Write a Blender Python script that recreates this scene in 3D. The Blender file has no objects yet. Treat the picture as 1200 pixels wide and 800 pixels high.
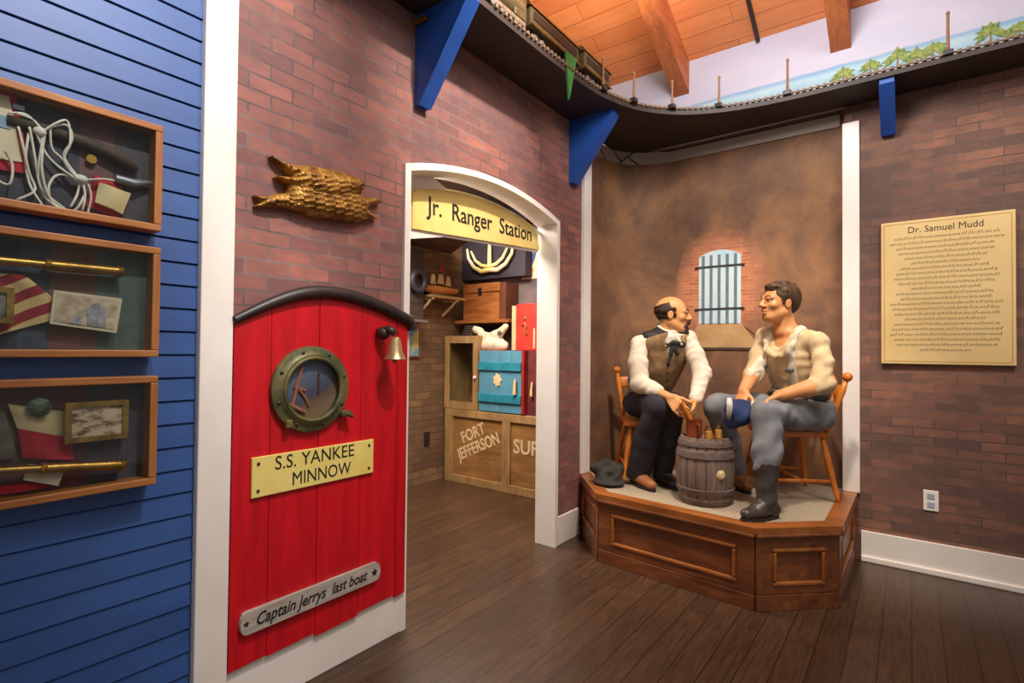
import bpy, bmesh, math, random
import numpy as np
from mathutils import Vector, Matrix, Euler
random.seed(7)
SC = bpy.context.scene
COL = SC.collection
PI = math.pi

# ------------------------------------------------------------------ helpers
def lin(c):
    r = []
    for v in c[:3]:
        v = v / 255.0
        r.append(v / 12.92 if v <= .04045 else ((v + .055) / 1.055) ** 2.4)
    return (*r, 1)

class NT:
    def __init__(s, name):
        s.m = bpy.data.materials.new(name); s.m.use_nodes = True
        s.t = s.m.node_tree; s.n = s.t.nodes; s.n.clear()
        s.out = s.n.new('ShaderNodeOutputMaterial')
        s.b = s.n.new('ShaderNodeBsdfPrincipled')
        s.t.links.new(s.b.outputs[0], s.out.inputs[0])
    def new(s, typ, **kw):
        nd = s.n.new('ShaderNode' + typ)
        for k, v in kw.items():
            if hasattr(nd, k) and k not in ('inputs',): setattr(nd, k, v)
            else: nd.inputs[k.replace('_', ' ')].default_value = v
        return nd
    def link(s, a, b): s.t.links.new(a, b)
    def coord(s, scale=(1, 1, 1), rot=(0, 0, 0), loc=(0, 0, 0)):
        tc = s.n.new('ShaderNodeTexCoord'); mp = s.n.new('ShaderNodeMapping')
        mp.inputs['Scale'].default_value = scale; mp.inputs['Rotation'].default_value = rot
        mp.inputs['Location'].default_value = loc
        s.link(tc.outputs['Object'], mp.inputs[0]); return mp.outputs[0]
    def noise(s, vec, scale, detail=4, rough=.55, dist=0):
        nd = s.n.new('ShaderNodeTexNoise'); nd.inputs['Scale'].default_value = scale
        nd.inputs['Detail'].default_value = detail; nd.inputs['Roughness'].default_value = rough
        nd.inputs['Distortion'].default_value = dist
        s.link(vec, nd.inputs['Vector']); return nd.outputs['Fac']
    def ramp(s, fac, stops):
        nd = s.n.new('ShaderNodeValToRGB'); e = nd.color_ramp.elements
        while len(e) < len(stops): e.new(.5)
        for i, (p, c) in enumerate(stops):
            e[i].position = p; e[i].color = c if len(c) == 4 and max(c) <= 1 else lin(c)
        s.link(fac, nd.inputs[0]); return nd.outputs[0]
    def mix(s, fac, a, b, mode='MIX'):
        nd = s.n.new('ShaderNodeMix'); nd.data_type = 'RGBA'; nd.blend_type = mode
        for sock, v in ((nd.inputs[0], fac), (nd.inputs[6], a), (nd.inputs[7], b)):
            if hasattr(v, 'is_linked'): s.link(v, sock)
            elif isinstance(v, (int, float)): sock.default_value = v
            else: sock.default_value = v if max(v) <= 1 and len(v) == 4 else lin(v)
        return nd.outputs[2]
    def bump(s, h, strength=.3, dist=.01):
        nd = s.n.new('ShaderNodeBump'); nd.inputs['Strength'].default_value = strength
        nd.inputs['Distance'].default_value = dist
        s.link(h, nd.inputs['Height']); s.link(nd.outputs[0], s.b.inputs['Normal'])
    def fin(s, col=None, rough=.6, metal=0, spec=None):
        if col is not None:
            if hasattr(col, 'is_linked'): s.link(col, s.b.inputs['Base Color'])
            else: s.b.inputs['Base Color'].default_value = lin(col)
        s.b.inputs['Roughness'].default_value = rough; s.b.inputs['Metallic'].default_value = metal
        if spec is not None: s.b.inputs['Specular IOR Level'].default_value = spec
        return s.m

def M(name, col, rough=.6, metal=0, col2=None, scale=8, stretch=(1, 1, 1), bump=0, lo=.35, hi=.65, bscale=None, spec=None):
    t = NT(name)
    if col2 is None: col2 = tuple(min(255, v * .86) for v in col)
    v = t.coord(stretch); f = t.noise(v, scale, 5)
    c = t.ramp(f, [(lo, col), (hi, col2)])
    if bump: t.bump(t.noise(t.coord(stretch), bscale or scale * 3, 3), bump, .006)
    return t.fin(c, rough, metal, spec)

def wood(name, c1, c2, c3, axis='x', scale=6, rough=.5, bump=.15, spec=None):
    st = {'x': (1, 9, 9), 'y': (9, 1, 9), 'z': (9, 9, 1)}[axis]
    t = NT(name); v = t.coord(st)
    f = t.noise(v, scale, 6, .6, .6); f2 = t.noise(t.coord(), 3, 2)
    c = t.ramp(f, [(.32, c1), (.5, c2), (.68, c3)])
    c = t.mix(.35, c, t.ramp(f2, [(.35, c3), (.65, c1)]))
    t.bump(f, bump, .004)
    return t.fin(c, rough, 0, spec)

class MB:
    def __init__(s): s.v = []; s.f = []; s.mi = []
    def add(s, vs, fs, m=0):
        o = len(s.v); s.v += [tuple(map(float, v)) for v in vs]
        s.f += [tuple(i + o for i in f) for f in fs]; s.mi += [m] * len(fs); return s
    def box(s, a, b, m=0, bev=0):
        x0, x1 = sorted((a[0], b[0])); y0, y1 = sorted((a[1], b[1])); z0, z1 = sorted((a[2], b[2]))
        if bev:
            bm = bmesh.new(); bmesh.ops.create_cube(bm, size=1)
            for v in bm.verts: v.co = Vector(((x0 + x1) / 2 + v.co.x * (x1 - x0), (y0 + y1) / 2 + v.co.y * (y1 - y0), (z0 + z1) / 2 + v.co.z * (z1 - z0)))
            bmesh.ops.bevel(bm, geom=list(bm.edges), offset=min(bev, .45 * min(x1 - x0, y1 - y0, z1 - z0)), segments=2, affect='EDGES', profile=.5)
            return s.frombm(bm, m)
        vs = [(x, y, z) for z in (z0, z1) for y in (y0, y1) for x in (x0, x1)]
        return s.add(vs, [(0, 2, 3, 1), (4, 5, 7, 6), (0, 1, 5, 4), (2, 6, 7, 3), (0, 4, 6, 2), (1, 3, 7, 5)], m)
    def frombm(s, bm, m=0):
        bm.verts.index_update()
        s.add([v.co[:] for v in bm.verts], [[v.index for v in f.verts] for f in bm.faces], m); bm.free(); return s
    def fbox(s, o, ux, uy, un, a, b, m=0, bev=0):
        """box in a local frame: a, b are (along ux, along uy, along un)"""
        t = MB().box(a, b, m, bev)
        o, ux, uy, un = map(Vector, (o, ux, uy, un))
        return s.add([o + ux * p[0] + uy * p[1] + un * p[2] for p in t.v], t.f, m)
    def beam(s, a, b, w, h, m=0, up=(0, 0, 1), bev=0):
        a, b = Vector(a), Vector(b); d = (b - a); L = d.length; d.normalize()
        u = Vector(up); sd = d.cross(u)
        if sd.length < 1e-4: sd = d.cross(Vector((1, 0, 0)))
        sd.normalize(); u = sd.cross(d)
        return s.fbox(a, d, sd, u, (0, -w / 2, -h / 2), (L, w / 2, h / 2), m, bev)
    def tube(s, pts, r, n=10, m=0, closed=False, flat=None):
        P = [Vector(p) for p in pts]; R = r if hasattr(r, '__len__') else [r] * len(P)
        vs = []; prev = None
        for i, p in enumerate(P):
            if closed: d = P[(i + 1) % len(P)] - P[i - 1]
            else: d = P[min(i + 1, len(P) - 1)] - P[max(i - 1, 0)]
            d.normalize()
            if prev is None:
                a = Vector((0, 0, 1)) if abs(d.z) < .9 else Vector((1, 0, 0))
                sd = d.cross(a).normalized()
            else: sd = (prev - d * prev.dot(d)).normalized()
            prev = sd; up = sd.cross(d)
            for k in range(n):
                t = 2 * PI * k / n
                vs.append(p + sd * (math.cos(t) * R[i]) + up * (math.sin(t) * R[i]))
        fs = []; L = len(P)
        for i in range(L if closed else L - 1):
            j = (i + 1) % L
            for k in range(n):
                k2 = (k + 1) % n; fs.append((i * n + k, i * n + k2, j * n + k2, j * n + k))
        if not closed: fs += [tuple(range(n))[::-1], tuple((L - 1) * n + k for k in range(n))]
        return s.add(vs, fs, m)
    def lathe(s, prof, o=(0, 0, 0), axis=(0, 0, 1), n=24, m=0):
        ax = Vector(axis).normalized(); a = Vector((1, 0, 0)) if abs(ax.x) < .9 else Vector((0, 1, 0))
        u = ax.cross(a).normalized(); w = ax.cross(u); o = Vector(o)
        vs = []; fs = []
        for (r, h) in prof:
            for k in range(n):
                t = 2 * PI * k / n
                vs.append(o + ax * h + u * (r * math.cos(t)) + w * (r * math.sin(t)))
        for i in range(len(prof) - 1):
            for k in range(n):
                k2 = (k + 1) % n; fs.append((i * n + k, i * n + k2, (i + 1) * n + k2, (i + 1) * n + k))
        fs += [tuple(range(n))[::-1], tuple((len(prof) - 1) * n + k for k in range(n))]
        return s.add(vs, fs, m)
    def prism(s, pts, o, ux, uy, un, t0, t1, m=0):
        """extruded outline: pts in (ux, uy), thickness t0..t1 along un"""
        o, ux, uy, un = map(Vector, (o, ux, uy, un)); n = len(pts)
        vs = [o + ux * a + uy * b + un * t for t in (t0, t1) for a, b in pts]
        fs = [tuple(range(n))[::-1], tuple(range(n, 2 * n))]
        fs += [(i, (i + 1) % n, n + (i + 1) % n, n + i) for i in range(n)]
        return s.add(vs, fs, m)
    def ring(s, outer, inner, o, ux, uy, un, t0, t1, m=0):
        """closed band between two outlines of the same count"""
        o, ux, uy, un = map(Vector, (o, ux, uy, un)); n = len(outer); vs = []
        for t in (t0, t1):
            for P in (outer, inner): vs += [o + ux * a + uy * b + un * t for a, b in P]
        fs = []
        for i in range(n):
            j = (i + 1) % n
            fs += [(i, j, n + j, n + i), (2 * n + i, 3 * n + i, 3 * n + j, 2 * n + j), (i, 2 * n + i, 2 * n + j, j), (n + i, n + j, 3 * n + j, 3 * n + i)]
        return s.add(vs, fs, m)
    def ball(s, c, r, m=0, n=12):
        r = r if hasattr(r, '__len__') else (r, r, r)
        bm = bmesh.new(); bmesh.ops.create_uvsphere(bm, u_segments=n, v_segments=max(6, n // 2 + 2), radius=1)
        for v in bm.verts: v.co = Vector((c[0] + v.co.x * r[0], c[1] + v.co.y * r[1], c[2] + v.co.z * r[2]))
        return s.frombm(bm, m)

def rootloc(o):
    p = Vector((0, 0, 0))
    while o is not None: p = p + o.location; o = o.parent
    return p

def obj(name, mb, mat, parent=None, local=False, smooth=False, label=None, fixn=True):
    vs = mb.v
    me = bpy.data.meshes.new(name)
    if parent is not None and not local:
        L = rootloc(parent); vs = [(x - L.x, y - L.y, z - L.z) for x, y, z in vs]; loc = (0, 0, 0)
    elif parent is None and not local:
        xs, ys, zs = zip(*vs); loc = ((min(xs) + max(xs)) / 2, (min(ys) + max(ys)) / 2, min(zs))
        vs = [(x - loc[0], y - loc[1], z - loc[2]) for x, y, z in vs]
    else: loc = (0, 0, 0)
    me.from_pydata(vs, [], mb.f)
    mats = mat if isinstance(mat, (list, tuple)) else [mat]
    for m in mats: me.materials.append(m)
    if len(mats) > 1: me.polygons.foreach_set('material_index', mb.mi)
    if fixn:
        bm = bmesh.new(); bm.from_mesh(me); bmesh.ops.recalc_face_normals(bm, faces=bm.faces); bm.to_mesh(me); bm.free()
    if smooth:
        me.polygons.foreach_set('use_smooth', [True] * len(me.polygons))
        if smooth != 'all':
            try: me.set_sharp_from_angle(angle=math.radians(38))
            except Exception: pass
    me.update()
    o = bpy.data.objects.new(name, me); COL.objects.link(o); o.location = loc
    if parent is not None: o.parent = parent
    if label: o['label'] = label
    return o

def thing(name, label, cat, loc=(0, 0, 0), rotz=0, group=None):
    o = bpy.data.objects.new(name, None); COL.objects.link(o); o.empty_display_size = .1
    o.location = loc; o.rotation_euler = (0, 0, rotz); o['label'] = label; o['category'] = cat
    if group: o['group'] = group
    return o
def tag(o, label, cat, group=None):
    o['label'] = label; o['category'] = cat
    if group: o['group'] = group
    return o
def struct(name, mb, mat, parent=None, smooth=False, label=None, local=True):
    o = obj(name, mb, mat, parent, local if parent is None else False, smooth)
    if parent is None: o['kind'] = 'structure'
    if label: o['label'] = label
    return o
def dup(root, loc, rotz, label=None, group=None):
    r = root.copy(); COL.objects.link(r); r.location = loc; r.rotation_euler = (0, 0, rotz)
    if label: r['label'] = label
    if group: r['group'] = group
    for ch in list(root.children):
        c = ch.copy(); COL.objects.link(c); c.parent = r
        for g in list(ch.children):
            d = g.copy(); COL.objects.link(d); d.parent = c
    return r

def text(name, body, size, loc, rot, mat, parent, align='CENTER', depth=.0006, bold=0, shear=0, width=None, spacing=1, line=1, label=None):
    cu = bpy.data.curves.new('lettering', 'FONT'); cu.body = body; cu.size = size; cu.align_x = align; cu.align_y = 'CENTER'
    cu.extrude = depth; cu.offset = bold; cu.shear = shear; cu.space_character = spacing; cu.space_line = line; cu.resolution_u = 3
    t = bpy.data.objects.new('lettering', cu); COL.objects.link(t)
    bpy.context.view_layer.update()
    dg = bpy.context.evaluated_depsgraph_get()
    me = bpy.data.meshes.new_from_object(t.evaluated_get(dg))
    bpy.data.objects.remove(t); bpy.data.curves.remove(cu)
    xs = [v.co.x for v in me.vertices]
    sx = 1 if not width else width / (max(xs) - min(xs))
    me.transform(Matrix.Translation(loc) @ Euler(rot).to_matrix().to_4x4() @ Matrix.Diagonal((sx, 1, 1, 1)))
    L = rootloc(parent); me.transform(Matrix.Translation(-L))
    me.materials.clear(); me.materials.append(mat); me.name = name
    o = bpy.data.objects.new(name, me); COL.objects.link(o); o.parent = parent
    if label: o['label'] = label
    return o
RA = (PI / 2, 0, 0)            # lettering on a face that looks towards -y
RC = (PI / 2, 0, -PI / 2)      # lettering on a face that looks towards -x

# ------------------------------------------------------------------ signed distance modelling (bodies, clothes, carvings)
class SDF:
    def __init__(s, lo, hi, h=.0045):
        s.lo = np.array(lo, float); s.h = h
        n = np.ceil((np.array(hi) - s.lo) / h).astype(int) + 1; s.n = n
        s.ax = [s.lo[i] + h * np.arange(n[i]) for i in range(3)]
        s.d = np.full(tuple(n), .2, np.float32)
    def copy(s):
        c = SDF.__new__(SDF); c.lo, c.h, c.n, c.ax = s.lo, s.h, s.n, s.ax; c.d = s.d.copy(); return c
    def _win(s, lo, hi, pad):
        sl = []
        for i in range(3):
            a = int(np.floor((lo[i] - pad - s.lo[i]) / s.h)); b = int(np.ceil((hi[i] + pad - s.lo[i]) / s.h)) + 1
            sl.append(slice(max(0, a), max(0, min(s.n[i], b))))
        return tuple(sl)
    def _grid(s, sl):
        return np.meshgrid(*[s.ax[i][sl[i]] for i in range(3)], indexing='ij', sparse=True)
    def _comb(s, sl, q, k, op):
        d = s.d[sl]
        if d.size == 0: return
        q = q.astype(np.float32)
        if op == 'add':
            if k > 0:
                hh = np.clip(.5 + .5 * (d - q) / k, 0, 1); r = d * (1 - hh) + q * hh - k * hh * (1 - hh)
            else: r = np.minimum(d, q)
        elif op == 'sub':
            if k > 0:
                hh = np.clip(.5 - .5 * (d + q) / k, 0, 1); r = d * (1 - hh) - q * hh + k * hh * (1 - hh)
            else: r = np.maximum(d, -q)
        s.d[sl] = r
    def rc(s, a, b, ra, rb=None, k=.02, op='add', flat=None):
        """tapered capsule; flat=(direction, factor) squashes it along a direction"""
        rb = ra if rb is None else rb; a = np.array(a, float); b = np.array(b, float); R = max(ra, rb) * (1.0 if flat is None else max(1, flat[1]))
        sl = s._win(np.minimum(a, b) - R, np.maximum(a, b) + R, k + 4 * s.h); X, Y, Z = s._grid(sl)
        ba = b - a; L2 = max(float(ba @ ba), 1e-9)
        px, py, pz = X - a[0], Y - a[1], Z - a[2]
        t = np.clip((px * ba[0] + py * ba[1] + pz * ba[2]) / L2, 0, 1)
        qx, qy, qz = px - t * ba[0], py - t * ba[1], pz - t * ba[2]
        if flat is not None:
            f = np.array(flat[0], float); f /= np.linalg.norm(f); e = qx * f[0] + qy * f[1] + qz * f[2]
            g = (1 / flat[1] - 1) * e; qx, qy, qz = qx + g * f[0], qy + g * f[1], qz + g * f[2]
        q = np.sqrt(qx * qx + qy * qy + qz * qz) - (ra + t * (rb - ra))
        if flat is not None: q = q * min(1, flat[1]) if flat[1] < 1 else q
        s._comb(sl, q, k, op); return s
    def el(s, c, r, axes=None, k=.02, op='add'):
        c = np.array(c, float); r = np.array(r, float); A = np.eye(3) if axes is None else np.array(axes, float)
        R = max(r); sl = s._win(c - R, c + R, k + 4 * s.h); X, Y, Z = s._grid(sl)
        px, py, pz = X - c[0], Y - c[1], Z - c[2]
        u = [(px * A[i][0] + py * A[i][1] + pz * A[i][2]) for i in range(3)]
        k0 = np.sqrt(sum((u[i] / r[i]) ** 2 for i in range(3))); k1 = np.sqrt(sum((u[i] / r[i] ** 2) ** 2 for i in range(3)))
        q = np.where(k1 > 1e-6, k0 * (k0 - 1) / np.maximum(k1, 1e-6), -min(r))
        s._comb(sl, q, k, op); return s
    def chain(s, pts, rs, k=.02, op='add', flat=None):
        for i in range(len(pts) - 1): s.rc(pts[i], pts[i + 1], rs[i], rs[i + 1], k, op, flat)
        return s
    def half(s, c, n, keep=-1):
        """keep the side of the plane where (p-c).n has the sign of keep"""
        X, Y, Z = s._grid((slice(None),) * 3); n = np.array(n, float); n /= np.linalg.norm(n)
        e = (X - c[0]) * n[0] + (Y - c[1]) * n[1] + (Z - c[2]) * n[2]
        s.d = np.maximum(s.d, (e if keep < 0 else -e).astype(np.float32)); return s
    def folds(s, amp, freq, dirs=((.3, .5, 1), (1, -.4, .2)), seed=0, lo=None, hi=None):
        X, Y, Z = s._grid((slice(None),) * 3)
        a, b = dirs; rr = np.random.RandomState(seed); ph = rr.rand(4) * 6.28
        w = np.sin(freq * .6 * (X * b[0] + Y * b[1] + Z * b[2]) + ph[0]) * 1.3 + np.sin(freq * .37 * (X * b[2] - Y * b[0] + Z * b[1]) + ph[1])
        f = np.sin(freq * (X * a[0] + Y * a[1] + Z * a[2]) + w + ph[2])
        s.d = s.d - (amp * f).astype(np.float32); return s
    def off(s, t): s.d = s.d - np.float32(t); return s
    def mesh(s):
        D = s.d.copy()
        D[0], D[-1], D[:, 0], D[:, -1], D[:, :, 0], D[:, :, -1] = [np.float32(.05)] * 6
        S = D < 0; c = S[:-1, :-1, :-1].astype(np.int8)
        cnt = np.zeros_like(c)
        for i in (0, 1):
            for j in (0, 1):
                for k in (0, 1): cnt += S[i:S.shape[0] - 1 + i, j:S.shape[1] - 1 + j, k:S.shape[2] - 1 + k]
        act = (cnt > 0) & (cnt < 8); idx = np.argwhere(act)
        vid = np.full(act.shape, -1, np.int64); vid[act] = np.arange(len(idx))
        cor = [(i, j, k) for i in (0, 1) for j in (0, 1) for k in (0, 1)]
        val = np.stack([D[idx[:, 0] + i, idx[:, 1] + j, idx[:, 2] + k] for i, j, k in cor], 1)
        acc = np.zeros((len(idx), 3)); n = np.zeros(len(idx))
        for a in range(8):
            for b in range(a + 1, 8):
                da = np.array(cor[b]) - np.array(cor[a])
                if np.abs(da).sum() != 1: continue
                va, vb = val[:, a], val[:, b]; m = (va < 0) != (vb < 0)
                t = np.where(m, va / np.where(va - vb == 0, 1, va - vb), 0)
                acc += m[:, None] * (np.array(cor[a]) + t[:, None] * da); n += m
        P = s.lo + s.h * (idx + acc / n[:, None])
        F = []
        for ax in range(3):
            o1, o2 = [(1, 2), (2, 0), (0, 1)][ax]
            sa = [slice(None)] * 3; sb = [slice(None)] * 3; sa[ax] = slice(0, -1); sb[ax] = slice(1, None)
            A, B = S[tuple(sa)], S[tuple(sb)]; e = np.argwhere(A != B)
            e = e[(e[:, o1] > 0) & (e[:, o2] > 0)]
            if not len(e): continue
            fl = A[e[:, 0], e[:, 1], e[:, 2]]
            u = np.zeros(3, int); u[o1] = 1; w = np.zeros(3, int); w[o2] = 1
            q = [e - u - w, e - w, e, e - u]
            ids = np.stack([vid[x[:, 0], x[:, 1], x[:, 2]] for x in q], 1)
            ids[~fl] = ids[~fl][:, ::-1]; F.append(ids[(ids >= 0).all(1)])
        mb = MB(); mb.v = [tuple(p) for p in P.tolist()]; F = np.concatenate(F).tolist(); mb.f = [tuple(f) for f in F]; mb.mi = [0] * len(F)
        return mb
def nrm(v): v = np.array(v, float); return v / np.linalg.norm(v)
# ------------------------------------------------------------------ materials
def brickmat(name, ax, c1, c2, mortar, stain, bw=.205, rh=.066, stain_lo=.42, stain_hi=.7, rough=.75, ms=.006, warp=.012):
    t = NT(name); tc = t.n.new('ShaderNodeTexCoord'); sp = t.n.new('ShaderNodeSeparateXYZ'); cb = t.n.new('ShaderNodeCombineXYZ')
    t.link(tc.outputs['Object'], sp.inputs[0]); t.link(sp.outputs['X' if ax == 'x' else 'Y'], cb.inputs[0]); t.link(sp.outputs['Z'], cb.inputs[1])
    nz = t.n.new('ShaderNodeTexNoise'); nz.inputs['Scale'].default_value = 9; t.link(tc.outputs['Object'], nz.inputs['Vector'])
    va = t.n.new('ShaderNodeVectorMath'); va.operation = 'SCALE'; va.inputs[3].default_value = warp; t.link(nz.outputs['Color'], va.inputs[0])
    vb = t.n.new('ShaderNodeVectorMath'); vb.operation = 'ADD'; t.link(cb.outputs[0], vb.inputs[0]); t.link(va.outputs[0], vb.inputs[1])
    bt = t.n.new('ShaderNodeTexBrick'); t.link(vb.outputs[0], bt.inputs['Vector'])
    bt.inputs['Color1'].default_value = lin(c1); bt.inputs['Color2'].default_value = lin(c2); bt.inputs['Mortar'].default_value = lin(mortar)
    bt.inputs['Scale'].default_value = 1; bt.inputs['Mortar Size'].default_value = ms; bt.inputs['Mortar Smooth'].default_value = .6
    bt.inputs['Brick Width'].default_value = bw; bt.inputs['Row Height'].default_value = rh; bt.inputs['Bias'].default_value = 0
    nm = t.ramp(t.noise(t.coord(), 4, 4), [(.42, mortar), (.6, tuple(v_ * .62 for v_ in mortar))]); t.link(nm, bt.inputs['Mortar'])
    f = t.noise(t.coord(), 1.7, 6, .62, .3); f2 = t.noise(t.coord((1, 1, 2.2)), 11, 4, .6)
    c = t.mix(t.ramp(f2, [(.3, (255, 255, 255)), (.75, (0, 0, 0))]), t.mix(.55, bt.outputs[0], stain), bt.outputs[0])
    c = t.mix(t.ramp(f, [(stain_lo, (0, 0, 0)), (stain_hi, (205, 205, 205))]), c, stain)
    t.bump(bt.outputs['Fac'], -.12, .004)
    return t.fin(c, rough)

m_brickA = brickmat('painted_red_brick', 'x', (184, 112, 94), (140, 88, 80), (146, 126, 120), (92, 72, 74), bw=.165, rh=.054, ms=.005, stain_lo=.36, stain_hi=.62)
m_brickC = brickmat('painted_brown_brick', 'y', (160, 106, 82), (112, 78, 66), (124, 102, 92), (78, 62, 58), bw=.20, rh=.052, ms=.0045, stain_lo=.38, stain_hi=.66)
m_brickB = brickmat('inner_brown_brick', 'x', (150, 112, 76), (110, 80, 56), (96, 76, 56), (90, 68, 50))
m_white = M('white_trim_paint', (244, 236, 228), .45, 0, (234, 224, 214), 3)
m_siding = M('blue_siding_paint', (52, 88, 150), .5, 0, (44, 76, 134), 2.5, (1, 1, 3))
m_blue = M('bracket_blue_paint', (38, 88, 176), .45, 0, (30, 74, 156), 5)
m_red = M('red_door_paint', (212, 18, 32), .42, 0, (184, 10, 24), 5, (5, 5, .6), .12)
m_black = M('black_rubber_trim', (34, 28, 28), .45, 0, (52, 40, 36), 12)
m_dark = M('dark_shelf_stain', (62, 48, 42), .6, 0, (46, 36, 32), 4)
m_ltbrown = M('weathered_track_wood', (152, 124, 100), .7, 0, (104, 84, 68), 30)
m_brass = M('aged_brass', (196, 150, 70), .34, .85, (150, 108, 48), 14, bump=.2)
m_verdi = M('green_brass_ring', (122, 112, 68), .5, .35, (66, 76, 52), 10, bump=.35, bscale=30, lo=.4, hi=.62)
m_gold = M('gilded_wood', (188, 136, 56), .45, .35, (112, 72, 26), 22, bump=.4, bscale=70)
m_yellow = M('yellow_sign_paint', (246, 218, 136), .5, 0, (232, 198, 112), 5)
m_yellow2 = M('yellow_name_plate', (242, 222, 130), .5, 0, (234, 208, 112), 7)
m_ink = M('black_lettering', (36, 32, 32), .6)
m_inkbrown = M('brown_lettering', (84, 58, 34), .7)
m_grayplank = M('grey_driftwood_plank', (188, 178, 166), .7, 0, (158, 146, 134), 9, (1, 6, 6))
m_cream = M('cream_board', (228, 198, 138), .6, 0, (218, 186, 124), 3)
m_oak = wood('case_frame_oak', (184, 122, 64), (164, 102, 50), (134, 78, 36), 'x', 5)
m_oakz = wood('case_frame_oak_upright', (184, 122, 64), (164, 102, 50), (134, 78, 36), 'z', 5)
m_plat = wood('platform_stained_wood', (142, 84, 46), (116, 64, 34), (84, 44, 24), 'y', 3, .38)
m_platt = wood('platform_rim_wood', (170, 104, 50), (148, 84, 38), (112, 60, 28), 'y', 3, .32)
m_chair = wood('honey_chair_wood', (226, 138, 48), (208, 116, 34), (176, 90, 26), 'z', 5, .35)
m_barrel = wood('old_barrel_wood', (152, 128, 112), (122, 100, 88), (84, 68, 62), 'z', 5, .8, .5)
m_hoop = wood('barrel_hoop_wood', (128, 106, 96), (100, 82, 76), (72, 58, 54), 'x', 8, .8, .4)
m_crate = wood('crate_planks', (196, 124, 64), (168, 98, 46), (128, 70, 32), 'y', 4, .6)
m_cab = wood('cabinet_pale_wood', (182, 146, 96), (158, 122, 76), (124, 92, 56), 'z', 4, .6)
m_cabp = wood('cabinet_panel_wood', (172, 126, 70), (148, 102, 54), (112, 76, 40), 'y', 3, .6)
m_steel = M('old_grey_metal', (150, 150, 152), .4, .6, (110, 108, 106), 12)
m_stencil = M('pale_stencil_paint', (236, 206, 156), .7)
m_rope = M('white_cotton_rope', (232, 222, 208), .85, 0, (204, 192, 176), 40)
m_paper = M('aged_paper', (226, 208, 180), .8, 0, (208, 186, 152), 12)
m_clothred = M('red_flag_cloth', (190, 26, 46), .85, 0, (160, 18, 36), 12)
m_clothcream = M('cream_flag_cloth', (222, 198, 150), .85, 0, (196, 168, 120), 12)
m_green = M('green_wedge', (70, 140, 66), .8, 0, (50, 112, 50), 9)
m_skin = M('painted_skin', (226, 160, 104), .5, 0, (212, 140, 86), 9)
m_skin2 = M('painted_pale_skin', (234, 172, 112), .5, 0, (220, 152, 92), 9)
m_shirt = M('white_shirt_cloth', (240, 226, 206), .85, 0, (226, 208, 184), 12, bump=.15, bscale=60)
m_shirt2 = M('cream_shirt_cloth', (224, 198, 156), .85, 0, (200, 170, 126), 12, bump=.15, bscale=60)
m_vest = M('tan_vest_cloth', (172, 138, 98), .85, 0, (138, 106, 70), 22, bump=.2, bscale=80)
m_vestback = M('black_vest_back', (48, 40, 40), .6, 0, (34, 28, 30), 9)
m_trouL = M('black_trouser_cloth', (50, 44, 54), .85, 0, (36, 32, 42), 9, bump=.15, bscale=60)
m_trouR = M('grey_blue_trouser_cloth', (138, 138, 140), .9, 0, (104, 106, 112), 8, bump=.15, bscale=60)
m_hairL = M('dark_brown_hair', (72, 48, 34), .7, 0, (46, 30, 22), 60, (1, 1, .3), .5, bscale=90)
m_hairR = M('brown_hair', (92, 62, 36), .65, 0, (56, 36, 22), 50, (1, 1, .4), .5, bscale=90)
m_leather = M('tan_shoe_leather', (176, 114, 70), .45, 0, (140, 84, 48), 9)
m_boot = M('black_boot_leather', (44, 39, 36), .42, 0, (66, 57, 49), 7, bump=.2, bscale=30)
m_sole = M('dark_sole', (36, 30, 28), .7)
m_susp = M('pale_suspender_strap', (240, 222, 192), .8)
m_tie = M('black_tie_cloth', (44, 40, 42), .7, 0, (60, 54, 54), 20)
m_navy = M('navy_cap_cloth', (44, 62, 110), .9, 0, (32, 46, 86), 14)
m_hat = M('black_felt', (44, 40, 36), .85, 0, (66, 60, 52), 10, bump=.3, bscale=40)
m_copper = M('red_brown_mug', (150, 72, 40), .4, .2, (112, 50, 28), 8)
m_eyew = M('eye_white', (226, 214, 196), .3); m_iris = M('dark_iris', (40, 28, 22), .3)
m_lip = M('painted_lip', (196, 110, 84), .5)

def glassmat(name, tint, gloss=.06, rough=.03):
    m = bpy.data.materials.new(name); m.use_nodes = True; t = m.node_tree; t.nodes.clear()
    o = t.nodes.new('ShaderNodeOutputMaterial'); tr = t.nodes.new('ShaderNodeBsdfTransparent'); gl = t.nodes.new('ShaderNodeBsdfGlossy'); mx = t.nodes.new('ShaderNodeMixShader')
    tr.inputs[0].default_value = lin(tint); gl.inputs['Roughness'].default_value = rough; mx.inputs[0].default_value = gloss
    t.links.new(tr.outputs[0], mx.inputs[1]); t.links.new(gl.outputs[0], mx.inputs[2]); t.links.new(mx.outputs[0], o.inputs[0]); return m
m_glass = glassmat('case_glass', (240, 244, 244), .02)
m_jar = glassmat('jar_glass', (240, 214, 150), .16, .08)

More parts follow.
